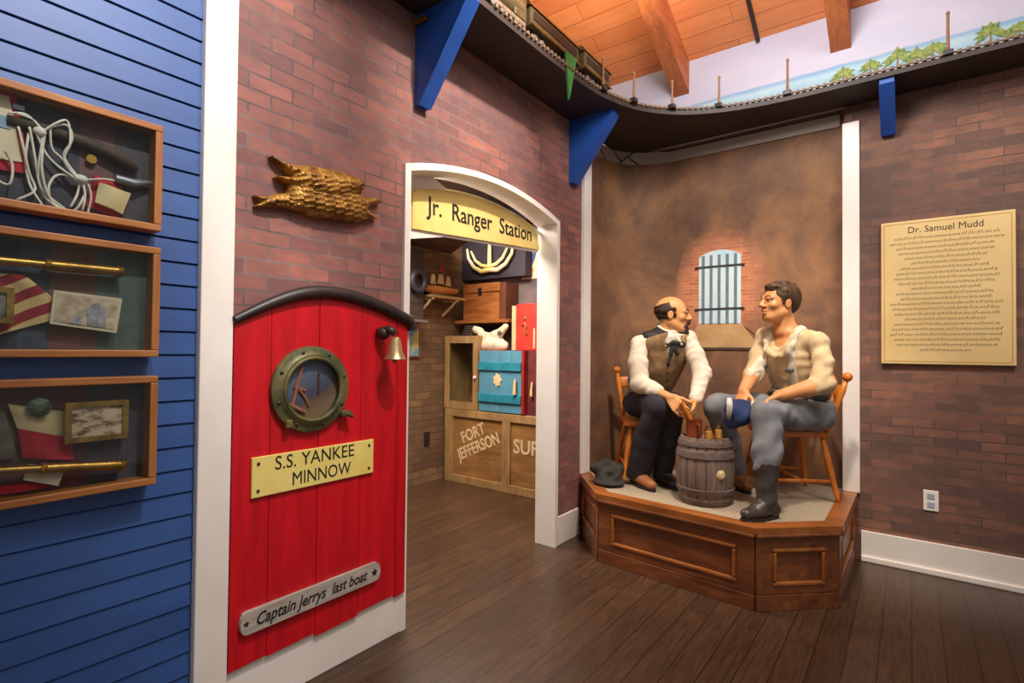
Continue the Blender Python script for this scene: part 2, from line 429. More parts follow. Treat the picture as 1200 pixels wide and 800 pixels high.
# ------------------------------------------------------------------ the setting
YA, XC, XM, YM = 1.83, 3.884, 3.95, 1.86         # the two walls, and the mural set back in the corner
t = NT('dark_floor_planks'); v = t.coord((1, 1, 1))
bt = t.n.new('ShaderNodeTexBrick'); t.link(v, bt.inputs['Vector'])
bt.inputs['Scale'].default_value = 1; bt.inputs['Brick Width'].default_value = 2.6; bt.inputs['Row Height'].default_value = .11
bt.inputs['Mortar Size'].default_value = .0025; bt.inputs['Color1'].default_value = lin((86, 60, 41)); bt.inputs['Color2'].default_value = lin((70, 48, 33)); bt.inputs['Mortar'].default_value = lin((26, 18, 14))
f = t.noise(t.coord((1.2, 14, 1)), 5, 6, .65, .8)
c = t.mix(t.ramp(f, [(.35, (0, 0, 0)), (.66, (230, 230, 230))]), bt.outputs[0], (42, 29, 20))
c = t.mix(t.ramp(t.noise(t.coord(), 1.1, 4), [(.45, (0, 0, 0)), (.75, (100, 100, 100))]), c, (112, 80, 54))
t.bump(f, .12, .004); m_floor = t.fin(c, .33, 0, .45)
struct('floor', MB().box((-2.2, -3.2, -.05), (4.6, 4.0, 0)), m_floor)

# brick wall with the arched doorway
AX0, AX1, AZ = 1.625, 2.895, 2.075
def arch(x0, x1, z, rise, n=16):
    cx = (x0 + x1) / 2; hw = (x1 - x0) / 2; R = (hw * hw + rise * rise) / (2 * rise)
    a = math.asin(hw / R); return [(cx + R * math.sin(-a + 2 * a * i / n), z + rise - R + R * math.cos(-a + 2 * a * i / n)) for i in range(n + 1)]
ar = arch(AX0, AX1, AZ, .1)
wallA = [(.80, 0), (AX0, 0)] + ar + [(AX1, 0), (3.29, 0), (3.29, 2.83), (.80, 2.83)]
struct('wall_brick', MB().prism(wallA, (0, 0, 0), (1, 0, 0), (0, 0, 1), (0, 1, 0), YA, YA + .12), m_brickA)
# blue lap siding
mb = MB(); P = [(YA + .12, 0), (YA + .12, 2.95)]; z = 2.95; n = 41; st = 2.95 / n
for i in range(n): P += [(YA - .002, 2.95 - i * st), (YA - .0075, 2.95 - (i + 1) * st + .006), (YA + .004, 2.95 - (i + 1) * st + .005)]
mb.prism([(a, b) for a, b in P], (0, 0, 0), (0, 1, 0), (0, 0, 1), (1, 0, 0), -1.7, .76)
struct('wall_blue_siding', mb, m_siding)
struct('trim_corner', MB().box((.75, YA - .03, 0), (.853, YA + .05, 2.8), 0, .004), m_white)
# right brick wall, and the painted seascape wall above the shelf
struct('wall_right', MB().box((XC, -3.2, 0), (XC + .12, .33, 2.81)), m_brickC)

# mural wall round the corner
def fillet(x1, y1, R, y0, x0, n=14):
    """corner run: along wall A from x0 to the corner then along the right wall down to y0"""
    pts = [(x0, y1)]
    for i in range(n + 1):
        a = PI / 2 - PI / 2 * i / n; pts.append((x1 - R + R * math.cos(a), y1 - R + R * math.sin(a)))
    pts.append((x1, y0)); return pts
def strip(pts, z0, z1, th):
    """upright band following plan points, thickness towards the outside"""
    mb = MB(); n = len(pts); off = []
    for i, p in enumerate(pts):
        d = Vector(pts[min(i + 1, n - 1)]) - Vector(pts[max(i - 1, 0)]); d.normalize(); off.append((p[0] - d.y * th, p[1] + d.x * th))
    return mb.prism(pts + off[::-1], (0, 0, 0), (1, 0, 0), (0, 1, 0), (0, 0, 1), z0, z1)
def mural_colour(m, o=(0, 0, 0)):
    """mottled browns of the cell painting, in room coordinates"""
    t = NT.__new__(NT); t.m = m; t.t = m.node_tree; t.n = t.t.nodes
    f = t.noise(t.coord((1, 1, .8), loc=(o[0], o[1], o[2] * .8)), 1.6, 6, .6, .5); f2 = t.noise(t.coord(loc=o), 5, 5, .6)
    c = t.ramp(f, [(.28, (70, 54, 48)), (.46, (118, 84, 62)), (.58, (158, 112, 74)), (.74, (94, 68, 62))])
    return t.mix(.3, c, t.ramp(f2, [(.35, (74, 56, 48)), (.65, (158, 112, 76))]), 'MIX')
t = NT('painted_cell_mural'); m_mural = t.fin(mural_colour(t.m), .75)
def nichemat():
    m = brickmat('painted_niche_brick', 'y', (222, 138, 96), (186, 106, 74), (220, 168, 130), (164, 104, 76), bw=.075, rh=.024, ms=.003, stain_lo=.5, stain_hi=.9, warp=.004)
    t = m.node_tree; b = next(n for n in t.nodes if n.type == 'BSDF_PRINCIPLED'); src = b.inputs['Base Color'].links[0].from_socket
    tc = t.nodes.new('ShaderNodeTexCoord'); mp = t.nodes.new('ShaderNodeMapping'); mp.inputs['Location'].default_value = (0, 0, -.36); mp.inputs['Scale'].default_value = (0, 1.1, .85)
    t.links.new(tc.outputs['Object'], mp.inputs[0]); ln = t.nodes.new('ShaderNodeVectorMath'); ln.operation = 'LENGTH'; t.links.new(mp.outputs[0], ln.inputs[0])
    nz = t.nodes.new('ShaderNodeTexNoise'); nz.inputs['Scale'].default_value = 9; t.links.new(tc.outputs['Object'], nz.inputs['Vector'])
    ad = t.nodes.new('ShaderNodeMath'); ad.operation = 'MULTIPLY_ADD'; ad.inputs[1].default_value = .12; t.links.new(nz.outputs['Fac'], ad.inputs[0]); t.links.new(ln.outputs['Value'], ad.inputs[2])
    mr = t.nodes.new('ShaderNodeMapRange'); mr.inputs[1].default_value = .31; mr.inputs[2].default_value = .45; t.links.new(ad.outputs[0], mr.inputs[0])
    mx = t.nodes.new('ShaderNodeMix'); mx.data_type = 'RGBA'; t.links.new(mr.outputs[0], mx.inputs[0]); t.links.new(src, mx.inputs[6]); t.links.new(mural_colour(m, (XM, 1.10, 1.29)), mx.inputs[7]); t.links.new(mx.outputs[2], b.inputs['Base Color']); return m
m_brickN = nichemat()
cor = fillet(XM, YM, .42, .30, 3.29)
struct('wall_mural', strip(cor, .3, 2.81, .05), m_mural, smooth=True)
t = NT('painted_stone_course'); bt = t.n.new('ShaderNodeTexBrick'); t.link(t.coord((1, 1, 1), (PI / 2, 0, .8)), bt.inputs['Vector'])
bt.inputs['Scale'].default_value = 1; bt.inputs['Brick Width'].default_value = .12; bt.inputs['Row Height'].default_value = .2; bt.inputs['Mortar Size'].default_value = .006
bt.inputs['Color1'].default_value = lin((176, 160, 146)); bt.inputs['Color2'].default_value = lin((150, 136, 126)); bt.inputs['Mortar'].default_value = lin((70, 60, 56))
m_stone = t.fin(bt.outputs[0], .8)
struct('trim_stone_course', strip(fillet(XM - .014, YM - .014, .406, .36, 3.31), 2.70, 2.793, .0135), m_stone, smooth=True)
struct('trim_alcove_left', MB().box((3.225, YA - .025, .405), (3.325, YA + .06, 2.70), 0, .004), m_white)
struct('trim_alcove_right', MB().box((XC - .025, .25, .405), (XM + .01, .34, 2.685), 0, .004), m_white)
# painted window on the mural
pw = thing('painted_window', 'painted arched cell window with pale sky and dark bars, on the brown mural between the two men', 'painting', (XM, 1.10, 1.29))
def flatC(pts, x0, x1): return MB().prism(pts, (0, 0, 0), (0, 1, 0), (0, 0, 1), (1, 0, 0), x0, x1)
warch = [(y, z) for y, z in arch(.955, 1.247, 1.945, .045, 12)]
niche = [(.755, 1.45), (.80, 1.33), (.955, 1.455), (1.247, 1.462), (1.33, 1.33), (1.42, 1.47), (1.43, 1.78), (1.37, 1.98)] + [(y, z) for y, z in arch(.80, 1.37, 2.02, .13, 12)][::-1][1:-1] + [(.80, 1.98), (.755, 1.75)]
obj('painted_brick', flatC(niche, XM - .006, XM - .001), m_brickN, pw)
obj('painted_sill', flatC([(.955, 1.462), (1.247, 1.466), (1.345, 1.287), (.83, 1.287)], XM - .009, XM - .0005), M('painted_stone_sill', (206, 166, 116), .8, 0, (184, 140, 94), 6), pw)
obj('painted_soffit', flatC([(.80, 1.285), (1.40, 1.285), (1.40, 1.27), (.80, 1.27)], XM - .008, XM - .0005), M('painted_shadow_brown', (84, 60, 50), .8), pw)
obj('painted_sky', flatC([(.955, 1.458)] + [p for p in warch] + [(1.247, 1.46)], XM - .011, XM - .001), M('painted_pale_sky', (206, 228, 232), .7, 0, (150, 198, 226), 3, (1, 1, 1), lo=.45, hi=.7), pw)
m_bar = M('painted_bar_grey', (118, 132, 140), .7)
for i in range(5):
    y = .955 + .292 * (i + .62) / 5.2
    obj('painted_bar', MB().box((XM - .015, y - .010, 1.46), (XM - .005, y + .010, 1.955)), m_bar, pw)
for z in (1.565, 1.872): obj('painted_crossbar', MB().box((XM - .017, .93, z - .006), (XM - .006, 1.275, z + .006)), m_tie, pw)

# baseboards
def baseboard(name, a, b, n, shoe=True):
    a, b, n = Vector((*a, 0)), Vector((*b, 0)), Vector((*n, 0)); d = (b - a).normalized(); L = (b - a).length
    mb = MB().fbox(a, d, n, (0, 0, 1), (0, -.01, 0), (L, .016, .18), 0, .003)
    if shoe: mb.fbox(a, d, n, (0, 0, 1), (0, .01, 0), (L, .03, .035), 0, .006)
    struct(name, mb, m_white)
baseboard('baseboard_door', (.853, YA), (1.62, YA), (0, -1), False)
baseboard('baseboard_alcove', (2.93, YA), (3.20, YA), (0, -1), False)
baseboard('baseboard_right', (XC, -3.0), (XC, .245), (-1, 0))
# doorway casing
cas_o = [(AX0 - .022, 0)] + arch(AX0 - .022, AX1 + .022, AZ + .012, .105) + [(AX1 + .022, 0)]
cas_i = [(AX0 + .012, 0)] + arch(AX0 + .012, AX1 - .012, AZ - .012, .098) + [(AX1 - .012, 0)]
def opencase(o, i, y0, y1):
    return MB().prism(o + i[::-1], (0, 0, 0), (1, 0, 0), (0, 0, 1), (0, 1, 0), y0, y1)
struct('trim_doorway', opencase(cas_o, cas_i, YA - .018, YA + .135), m_white)

# inner room
struct('wall_inner_back', MB().box((.6, 3.66, 0), (4.2, 3.76, 2.6)), m_brickB)
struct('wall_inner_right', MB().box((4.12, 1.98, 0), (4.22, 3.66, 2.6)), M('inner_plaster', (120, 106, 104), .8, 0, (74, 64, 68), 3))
struct('wall_inner_left', MB().box((.6, 1.96, 0), (.7, 3.66, 2.6)), m_brickB)
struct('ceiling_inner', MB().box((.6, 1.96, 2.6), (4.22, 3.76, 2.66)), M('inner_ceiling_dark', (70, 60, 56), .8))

# sloped plank ceiling with rafters
SL = .494; ZC = 3.40; X9 = XC
def zc(x): return ZC + SL * (X9 - x)
t = NT('cedar_ceiling_planks'); mp = t.coord((1, 1, 1), (0, 0, PI / 2))
bt = t.n.new('ShaderNodeTexBrick'); t.link(mp, bt.inputs['Vector']); bt.inputs['Scale'].default_value = 1
bt.inputs['Brick Width'].default_value = 1.9; bt.inputs['Row Height'].default_value = .12; bt.inputs['Mortar Size'].default_value = .002
for k, c0 in (('Color1', (220, 138, 86)), ('Color2', (204, 120, 72)), ('Mortar', (136, 78, 48))): bt.inputs[k].default_value = lin(c0)
f = t.noise(t.coord((9, 1, 1)), 4, 5, .6, .5); c = t.mix(t.ramp(f, [(.4, (0, 0, 0)), (.75, (150, 150, 150))]), bt.outputs[0], (150, 78, 44)); m_ceil = t.fin(c, .55)
x0 = -2.2
struct('ceiling', MB().prism([(XC + .2, zc(XC + .2)), (x0, zc(x0)), (x0, zc(x0) + .06), (XC + .2, zc(XC + .2) + .06)], (0, 0, 0), (1, 0, 0), (0, 0, 1), (0, 1, 0), -3.2, 4.2), m_ceil)
m_raft = wood('rafter_wood', (196, 116, 66), (172, 94, 52), (140, 72, 40), 'x', 3, .6)
for i, y in enumerate((1.36, .35, -.66, 2.37, 3.38)):
    mb = MB().prism([(XC, zc(XC) + .01), (XC, zc(XC) - .24), (x0, zc(x0) - .24), (x0, zc(x0) + .01)], (0, 0, 0), (1, 0, 0), (0, 0, 1), (0, 1, 0), y - .055, y + .055)
    tag(obj('rafter', mb, m_raft, fixn=True), ['sloping cedar ceiling beam ending at the wall corner above the curved shelf', 'sloping cedar ceiling beam whose end hangs over the painted sky, to the right', 'sloping ceiling beam beyond the right edge of the picture', 'sloping ceiling beam hidden beyond the brick wall shelf', 'sloping ceiling beam farthest beyond the doorway room'][i], 'beam', 'ceiling rafters')
tag(obj('conduit', MB().tube([(XC - .02, .83, zc(XC) - .02), (x0, .83, zc(x0) - .02)], .014, 8), m_black), 'thin dark conduit running along the plank ceiling between two beams', 'pipe')

# seascape painted above the shelf
t = NT('painted_seascape'); tc = t.n.new('ShaderNodeTexCoord'); sp = t.n.new('ShaderNodeSeparateXYZ'); t.link(tc.outputs['Object'], sp.inputs[0])
mr = t.n.new('ShaderNodeMapRange'); mr.inputs[1].default_value = 2.83; mr.inputs[2].default_value = 3.43
nz = t.noise(t.coord((1, 1, 3)), 6, 5, .6); ad = t.n.new('ShaderNodeMath'); ad.operation = 'MULTIPLY_ADD'; ad.inputs[1].default_value = .03
t.link(nz, ad.inputs[0]); t.link(sp.outputs['Z'], ad.inputs[2]); t.link(ad.outputs[0], mr.inputs[0])
c = t.ramp(mr.outputs[0], [(.0, (216, 208, 200)), (.24, (222, 216, 210)), (.27, (140, 176, 196)), (.36, (166, 196, 208)), (.41, (122, 160, 194)), (.435, (188, 186, 204)), (1, (184, 180, 202))])
c = t.mix(t.ramp(t.noise(t.coord((1, 1, 2.4)), 3.4, 5, .6), [(.45, (0, 0, 0)), (.7, (120, 120, 120))]), c, (216, 210, 212)); m_sea = t.fin(c, .8)
struct('wall_seascape', MB().box((XC, -3.2, 2.81), (XC + .12, 4.2, 3.45)), m_sea)
m_palm = M('painted_palm_green', (156, 164, 84), .8, 0, (84, 112, 66), 70); m_trunk = M('painted_trunk_brown', (142, 112, 76), .8)
pal = [(.337, 'leftmost'), (.194, 'second from the left'), (.06, 'third from the left'), (-.03, 'fourth from the left'), (-.105, 'fifth from the left'), (-.355, 'second from the right edge'), (-.47, 'rightmost'), (1.50, 'alone by the corner beam')]
for i, (y, w) in enumerate(pal):
    zt = 3.01 + .012 * ((i * 7) % 3 - 1) + (.03 if i == 7 else 0); r = .068 if i not in (1,) else .055; rnd = random.Random(i)
    p = thing('painted_palm', 'painted green palm on the beach mural, ' + (w if i == 7 else w + ' in the row'), 'painting', (XC, y, 2.83), 0, 'painted palms')
    mb = MB(); a0 = []
    for k in range(9):
        a = PI * (k / 8 * 1.24 - .12); L = r * (.8 + .4 * rnd.random()); dy, dz = math.cos(a), math.sin(a)
        mb.prism([(y, zt), (y + dy * L * .5 - dz * .016, zt + dz * L * .5 + dy * .016), (y + dy * L, zt + dz * L * .85 - .022 * abs(dy)), (y + dy * L * .5 + dz * .016, zt + dz * L * .5 - dy * .016)], (0, 0, 0), (0, 1, 0), (0, 0, 1), (1, 0, 0), XC - .0045 - .0003 * k, XC - .001)
    obj('painted_fronds', mb, m_palm, p)
    obj('painted_trunk', flatC([(y - .007, 2.84), (y + .007, 2.84), (y + .004, zt), (y - .004, zt)], XC - .003, XC - .0005), m_trunk, p)

# ------------------------------------------------------------------ train shelf
edge = [(-1.0, 1.53), (1.2, 1.53), (1.8, 1.53), (2.3, 1.53), (2.7, 1.515), (2.95, 1.475), (3.18, 1.385), (3.36, 1.235), (3.47, 1.06), (3.54, .86), (3.575, .62), (3.585, .35), (3.585, -.2), (3.585, -1), (3.585, -3.0)]
def smoothpath(P, n=6):
    out = []
    for i in range(len(P) - 1):
        p0, p1, p2, p3 = [Vector(P[max(0, min(len(P) - 1, i + j))]) for j in (-1, 0, 1, 2)]
        for k in range(n):
            t_ = k / n; out.append(.5 * ((2 * p1) + (p2 - p0) * t_ + (2 * p0 - 5 * p1 + 4 * p2 - p3) * t_ ** 2 + (3 * p1 - p0 - 3 * p2 + p3) * t_ ** 3))
    out.append(Vector(P[-1])); return out
E2 = [tuple(p) for p in smoothpath(edge)]
mb = MB().prism(E2 + [(XC - .002, -3.0), (XC - .002, YA - .002), (-1.0, YA - .002)], (0, 0, 0), (1, 0, 0), (0, 1, 0), (0, 0, 1), 2.795, 2.825)
tag(obj('train_shelf', mb, m_dark), 'long dark curved wall shelf carrying the model railway round the room corner', 'shelf')
# track on the shelf
def offs(P, t_):
    r = []
    for i, p in enumerate(P):
        d = Vector(P[min(i + 1, len(P) - 1)]) - Vector(P[max(i - 1, 0)]); d.normalize(); r.append((p[0] - d.y * t_, p[1] + d.x * t_))
    return r
tr = thing('railway_track', 'model railway track with pale wooden ties along the edge of the curved shelf', 'track', (2.9, 1.5, 2.825))
mid = offs(E2, .055)
for o_ in (-.028, .028): obj('rail', MB().tube([(x, y, 2.846) for x, y in offs(mid, o_)], .005, 6), m_steel, tr)
acc = 0; tie0 = None; cnt = 0
for i in range(len(mid) - 1):
    a, b = Vector(mid[i]), Vector(mid[i + 1]); L = (b - a).length; d = (b - a).normalized()
    while acc < L:
        p = a + d * acc; acc += .036
        if p.x < 1.86 or p.y < -.55: continue
        if tie0 is None:
            tie0 = obj('tie', MB().box((-.009, -.068, 0), (.009, .068, .016)), m_ltbrown, tr, local=True); o = tie0
        else: o = tie0.copy(); COL.objects.link(o)
        o.location = (p.x - 2.9, p.y - 1.5, .001); o.rotation_euler = (0, 0, math.atan2(d.y, d.x)); cnt += 1
    acc -= L
# little posts along the edge
pp = [(2.87, 1.487, 'wooden post at the end of the train, first on the curved shelf edge', .17), (3.12, 1.40, 'thin wooden post standing left of the ceiling beam end on the shelf edge', .16), (3.345, 1.235, 'wooden post right in front of the ceiling beam end on the shelf edge', .15), (3.505, .985, 'wooden post against the painted sky, first right of the corner beam', .17), (3.578, .60, 'wooden post against the painted sky left of the right beam end', .19), (3.59, -.16, 'wooden post on the shelf edge among the painted palms at far right', .20)]
m_post = wood('post_wood', (158, 106, 64), (126, 80, 48), (92, 58, 36), 'z', 8)
for x, y, lb, h in pp:
    p = thing('rail_post', lb, 'post', (x, y, 2.825), 0, 'rail posts on the shelf')
    obj('base', MB().box((x - .022, y - .022, 2.8255), (x + .022, y + .022, 2.853), 0, .004), m_black, p)
    obj('shaft', MB().tube([(x, y, 2.85), (x + .003, y, 2.85 + h * .5), (x, y, 2.845 + h)], [.0085, .007, .0065], 8), m_post, p)
    obj('cap', MB().lathe([(.003, 0), (.009, .006), (.009, .016), (.004, .022)], (x, y, 2.842 + h), n=10), m_trunk, p)
# model train: a drum-shaped tank car and two coaches
m_train = M('train_olive_paint', (112, 94, 62), .4, .2, (84, 72, 50), 12); m_roof = M('train_gold_roof', (150, 116, 66), .3, .5, (120, 90, 52), 9)
def coach(x0, x1, y, lb):
    c = thing('train_coach', lb, 'model train', ((x0 + x1) / 2, y, 2.851), 0, 'model train cars')
    obj('coach_body', MB().box((x0, y - .05, 2.90), (x1, y + .05, 3.0), 0, .006), m_train, c, smooth=True)
    rp = [(-.058, 0), (-.05, .018), (-.028, .034), (0, .04), (.028, .034), (.05, .018), (.058, 0)]
    obj('coach_roof', MB().prism(rp, (x0 - .01, y, 3.0), (0, 1, 0), (0, 0, 1), (1, 0, 0), 0, x1 - x0 + .02), m_roof, c, smooth=True)
    obj('window_strip', MB().box((x0 + .03, y - .054, 2.94), (x1 - .03, y - .048, 2.98)), m_black, c)
    obj('side_rail', MB().tube([(x0, y - .058, 2.905), (x1, y - .058, 2.905)], .006, 6), m_brass, c)
    for xb in (x0 + .1, x1 - .1):
        b = obj('bogie', MB().box((xb - .055, y - .035, 2.868), (xb + .055, y + .035, 2.899), 0, .004), m_black, c)
        for dx in (-.032, .032):
            for s in (-1, 1): obj('wheel', MB().lathe([(.014, -.004), (.016, -.002), (.016, .002), (.013, .004)], (xb + dx, y + s * .036, 2.868), (0, 1, 0), 14), m_steel, b)
coach(2.17, 2.66, 1.585, 'olive toy train coach with golden roof, middle car of the shelf train')
coach(2.69, 3.02, 1.565, 'shorter olive toy train coach at the right end of the shelf train')
c = thing('locomotive', 'toy steam engine with a round pale front ring, leftmost on the shelf', 'model train', (2.0, 1.585, 2.851), 0, 'model train cars')
obj('boiler', MB().lathe([(.045, 0), (.055, .01), (.055, .25), (.045, .26)], (1.86, 1.585, 2.95), (1, 0, 0), 20), m_train, c, smooth=True)
obj('front_ring', MB().tube([(1.85, 1.585 + .058 * math.cos(a), 2.95 + .058 * math.sin(a)) for a in [2 * PI * k / 20 for k in range(20)]], .009, 8, closed=True), m_ltbrown, c, smooth=True)
obj('cab', MB().box((2.04, 1.535, 2.89), (2.14, 1.635, 3.03), 0, .006), m_train, c)
obj('chassis', MB().box((1.83, 1.54, 2.868), (2.14, 1.63, 2.893), 0, .004), m_ltbrown, c)
obj('funnel', MB().lathe([(.014, 0), (.013, .05), (.024, .08), (.018, .084)], (1.9, 1.585, 3.0), n=14), m_black, c, smooth=True)
for xx in (1.88, 1.96, 2.07):
    for s in (-1, 1): obj('wheel', MB().lathe([(.015, -.004), (.017, -.002), (.017, .002), (.013, .004)], (xx, 1.585 + s * .04, 2.868), (0, 1, 0), 14), m_steel, c)
pen = tag(obj('wedge', MB().prism([(2.49, 2.91), (2.61, 2.91), (2.535, 2.655)], (0, 0, 0), (1, 0, 0), (0, 0, 1), (0, 1, 0), 1.52, 1.532), m_green), 'small pointed green pennant at the train shelf edge', 'wedge')  # flat green triangle set against the shelf edge
# blue brackets
def bracket(o, ux, un, lb, dep=.325, drop=.42, w=.07):
    b = thing('shelf_bracket', lb, 'bracket', o, 0, 'blue shelf brackets')
    P = [(0, 0), (dep, 0), (dep, -.025), (.03, -drop), (0, -drop)]
    obj('gusset', MB().prism(P, o, ux, (0, 0, 1), un, -w / 2, w / 2), m_blue, b)
    s = Vector((dep, -.025)) - Vector((.03, -drop)); nn = Vector((s.y, -s.x)).normalized(); q = [(dep, -.025), (.03, -drop)]
    obj('edge_strip', MB().prism([q[0], q[1], (q[1][0] + nn.x * .006, q[1][1] + nn.y * .006), (q[0][0] + nn.x * .006, q[0][1] + nn.y * .006)], o, ux, (0, 0, 1), un, -w / 2 - .003, w / 2 + .003), m_blue, b)
    return b
bracket((1.70, YA, 2.794), (0, -1, 0), (1, 0, 0), 'blue triangular shelf bracket on red brick above the golden bird and doorway')
bracket((3.085, YA, 2.794), (0, -1, 0), (1, 0, 0), 'blue triangular shelf bracket beside the left white post of the alcove')
bracket((XC, .105, 2.794), (-1, 0, 0), (0, 1, 0), 'narrow blue shelf bracket right of the alcove, seen edge on', .28, .235, .068)
tag(obj('brass_tab', MB().box((1.64, YA - .09, 2.735), (1.70 - .04, YA - .002, 2.76), 0, .004), m_brass), 'small brass tab fixed beside the upper left blue bracket', 'fitting')  # plain brass tab on the wall, gives no light
# ------------------------------------------------------------------ red half door on the brick wall
rd = thing('red_door', 'red plank half door with a black arched top and a porthole, fixed to the brick wall', 'door', (1.23, YA, .17))
def doortop(x):
    if x < 1.21: return 1.33 + .125 * math.sin((x - .853) / (1.21 - .853) * PI / 2)
    return 1.365 + .09 * math.cos((x - 1.21) / (1.625 - 1.21) * PI / 2)
seams = [.855, .985, 1.175, 1.368, 1.56, 1.618]; YD = YA - .03
for i in range(5):
    a, b = seams[i] + .0012, seams[i + 1] - .0012; n = 6; low = .176 + [.0, -.002, -.012, .003, -.006][i]
    P = [(a, low), (b, low + .004)] + [(b + (a - b) * k / n, doortop(b + (a - b) * k / n)) for k in range(n + 1)]
    obj('plank', MB().prism(P, (0, 0, 0), (1, 0, 0), (0, 0, 1), (0, 1, 0), YD + .0005 * (i % 2), YA - .001), m_red, rd)
xs = [.855 + (1.62 - .855) * k / 24 for k in range(25)]
pts = [(x, YD - .004, doortop(x) + .012) for x in xs] + [(1.632, YD - .006, doortop(1.62) - .006), (1.636, YD - .006, doortop(1.62) - .03)]
obj('arch_trim', MB().tube(pts, [.014 + .012 * min(1, k / 8) * (1 if k < 25 else .7) for k in range(len(pts))], 10), m_black, rd, smooth=True)
# porthole
ph = thing('porthole', 'round green-brass porthole with bolts and dark glass on the red door', 'porthole', (1.137, YD, .94))
pc = (1.137, YD, 1.100); ro = .158
obj('ring', MB().lathe([(.113, -.004), (.113, .02), (.118, .03), (.127, .032), (.135, .024), (.146, .022), (ro, .018), (ro + .002, .008), (ro, -.0005)], pc, (0, -1, 0), 48), m_verdi, ph, smooth=True)
obj('inner_ring', MB().tube([(pc[0] + .116 * math.cos(a), YD - .03, pc[2] + .116 * math.sin(a)) for a in [2 * PI * k / 40 for k in range(40)]], .008, 8, closed=True), m_verdi, ph, smooth=True)
t = NT('porthole_picture'); tc = t.n.new('ShaderNodeTexCoord'); sp = t.n.new('ShaderNodeSeparateXYZ'); t.link(tc.outputs['Object'], sp.inputs[0])
ad = t.n.new('ShaderNodeMath'); ad.operation = 'MULTIPLY_ADD'; ad.inputs[1].default_value = -.5; t.link(sp.outputs['X'], ad.inputs[0]); t.link(sp.outputs['Z'], ad.inputs[2])
a2 = t.n.new('ShaderNodeMath'); a2.operation = 'MULTIPLY_ADD'; a2.inputs[1].default_value = .05; t.link(t.noise(t.coord(), 18, 4), a2.inputs[0]); t.link(ad.outputs[0], a2.inputs[2])
mr = t.n.new('ShaderNodeMapRange'); mr.inputs[1].default_value = .04; mr.inputs[2].default_value = .28; t.link(a2.outputs[0], mr.inputs[0])
m_ppic = t.fin(t.ramp(mr.outputs[0], [(.2, (196, 150, 108)), (.42, (164, 120, 94)), (.5, (116, 108, 118)), (.9, (150, 154, 170))]), .4)
obj('picture_disc', MB().lathe([(.114, 0), (.114, .003)], (pc[0], YD - .004, pc[2]), (0, -1, 0), 40), m_ppic, ph, label='dark sea picture behind the porthole glass')
m_or = M('orange_rust_paint', (250, 160, 120), .6, 0, (232, 130, 96), 20)
mb = MB(); X, Z = pc[0] - .045, pc[2]
mb.tube([(X + .006, YD - .011, Z + .085), (X - .012, YD - .011, Z + .02), (X - .03, YD - .011, Z - .055)], [.006, .007, .006], 8)
mb.tube([(X - .006, YD - .011, Z + .0), (X + .02, YD - .011, Z - .03), (X + .035, YD - .011, Z - .06)], .005, 8)
mb.tube([(X - .045, YD - .011, Z - .05), (X - .01, YD - .011, Z - .07), (X + .02, YD - .011, Z - .085)], .007, 8)
mb.tube([(X - .025, YD - .011, Z + .01), (X + .02, YD - .011, Z - .005)], .005, 8)
obj('anchor_shape', mb, m_or, ph, smooth=True, label='orange anchor-like shape behind the porthole glass')
obj('pole_shape', MB().tube([(pc[0] + .03, YD - .01, pc[2] - .02), (pc[0] + .03, YD - .01, pc[2] + .06)], .004, 6), m_post, ph)
obj('glass', MB().lathe([(.113, 0), (.113, .003)], (pc[0], YD - .02, pc[2]), (0, -1, 0), 40), glassmat('porthole_glass', (230, 236, 240), .07), ph)
for k in range(8):
    a = 2 * PI * (k + .4) / 8; obj('bolt', MB().lathe([(.007, 0), (.007, .004), (.003, .007)], (pc[0] + .14 * math.cos(a), YD - .021, pc[2] + .14 * math.sin(a)), (0, -1, 0), 10), m_black, ph)
obj('latch', MB().box((1.255, YD - .035, .985), (1.30, YD - .012, 1.01), 0, .005).tube([(1.27, YD - .03, .998), (1.305, YD - .034, .985)], .008, 8), m_verdi, ph, smooth=True)
obj('hinge', MB().box((1.03, YD - .03, .965), (1.055, YD - .008, .995), 0, .005), m_verdi, ph)
# name plates
pl = thing('name_plate', 'yellow rectangular plate lettered with a ship name, screwed to the red door', 'sign', (1.174, YD, .738))
obj('plate', MB().box((.918, YD - .011, .738), (1.428, YD - .001, .876), 0, .002), m_yellow2, pl)
text('lettering', 'S.S. YANKEE', .068, (1.165, YD - .0116, .843), RA, m_ink, pl, bold=0, width=.33)
text('lettering', 'MINNOW', .068, (1.19, YD - .0116, .776), RA, m_ink, pl, bold=0, width=.25)
for x in (.94, 1.405):
    for z in (.76, .853): obj('screw', MB().lathe([(.006, 0), (.005, .003)], (x, YD - .011, z), (0, -1, 0), 10), m_black, pl)
wp = thing('name_board', 'grey weathered wooden board with rounded ends and dark script, low on the red door', 'sign', (1.18, YD, .28))
def capsule2(x0, x1, z0, z1, n=6, f=.55):
    h = (z1 - z0) / 2; zc_ = (z0 + z1) / 2; P = []
    for k in range(n + 1): a = -PI / 2 + PI * k / n; P.append((x1 - h * f + h * f * math.cos(a), zc_ + h * math.sin(a)))
    for k in range(n + 1): a = PI / 2 + PI * k / n; P.append((x0 + h * f + h * f * math.cos(a), zc_ + h * math.sin(a)))
    return P
obj('board', MB().prism(capsule2(.886, 1.468, .286, .362), (0, 0, 0), (1, 0, 0), (0, 0, 1), (0, 1, 0), YD - .017, YD - .001), m_grayplank, wp)
text('lettering', 'Captain Jerrys  last boat', .058, (1.165, YD - .0176, .324), RA, m_ink, wp, shear=.3, bold=.0008, width=.46)
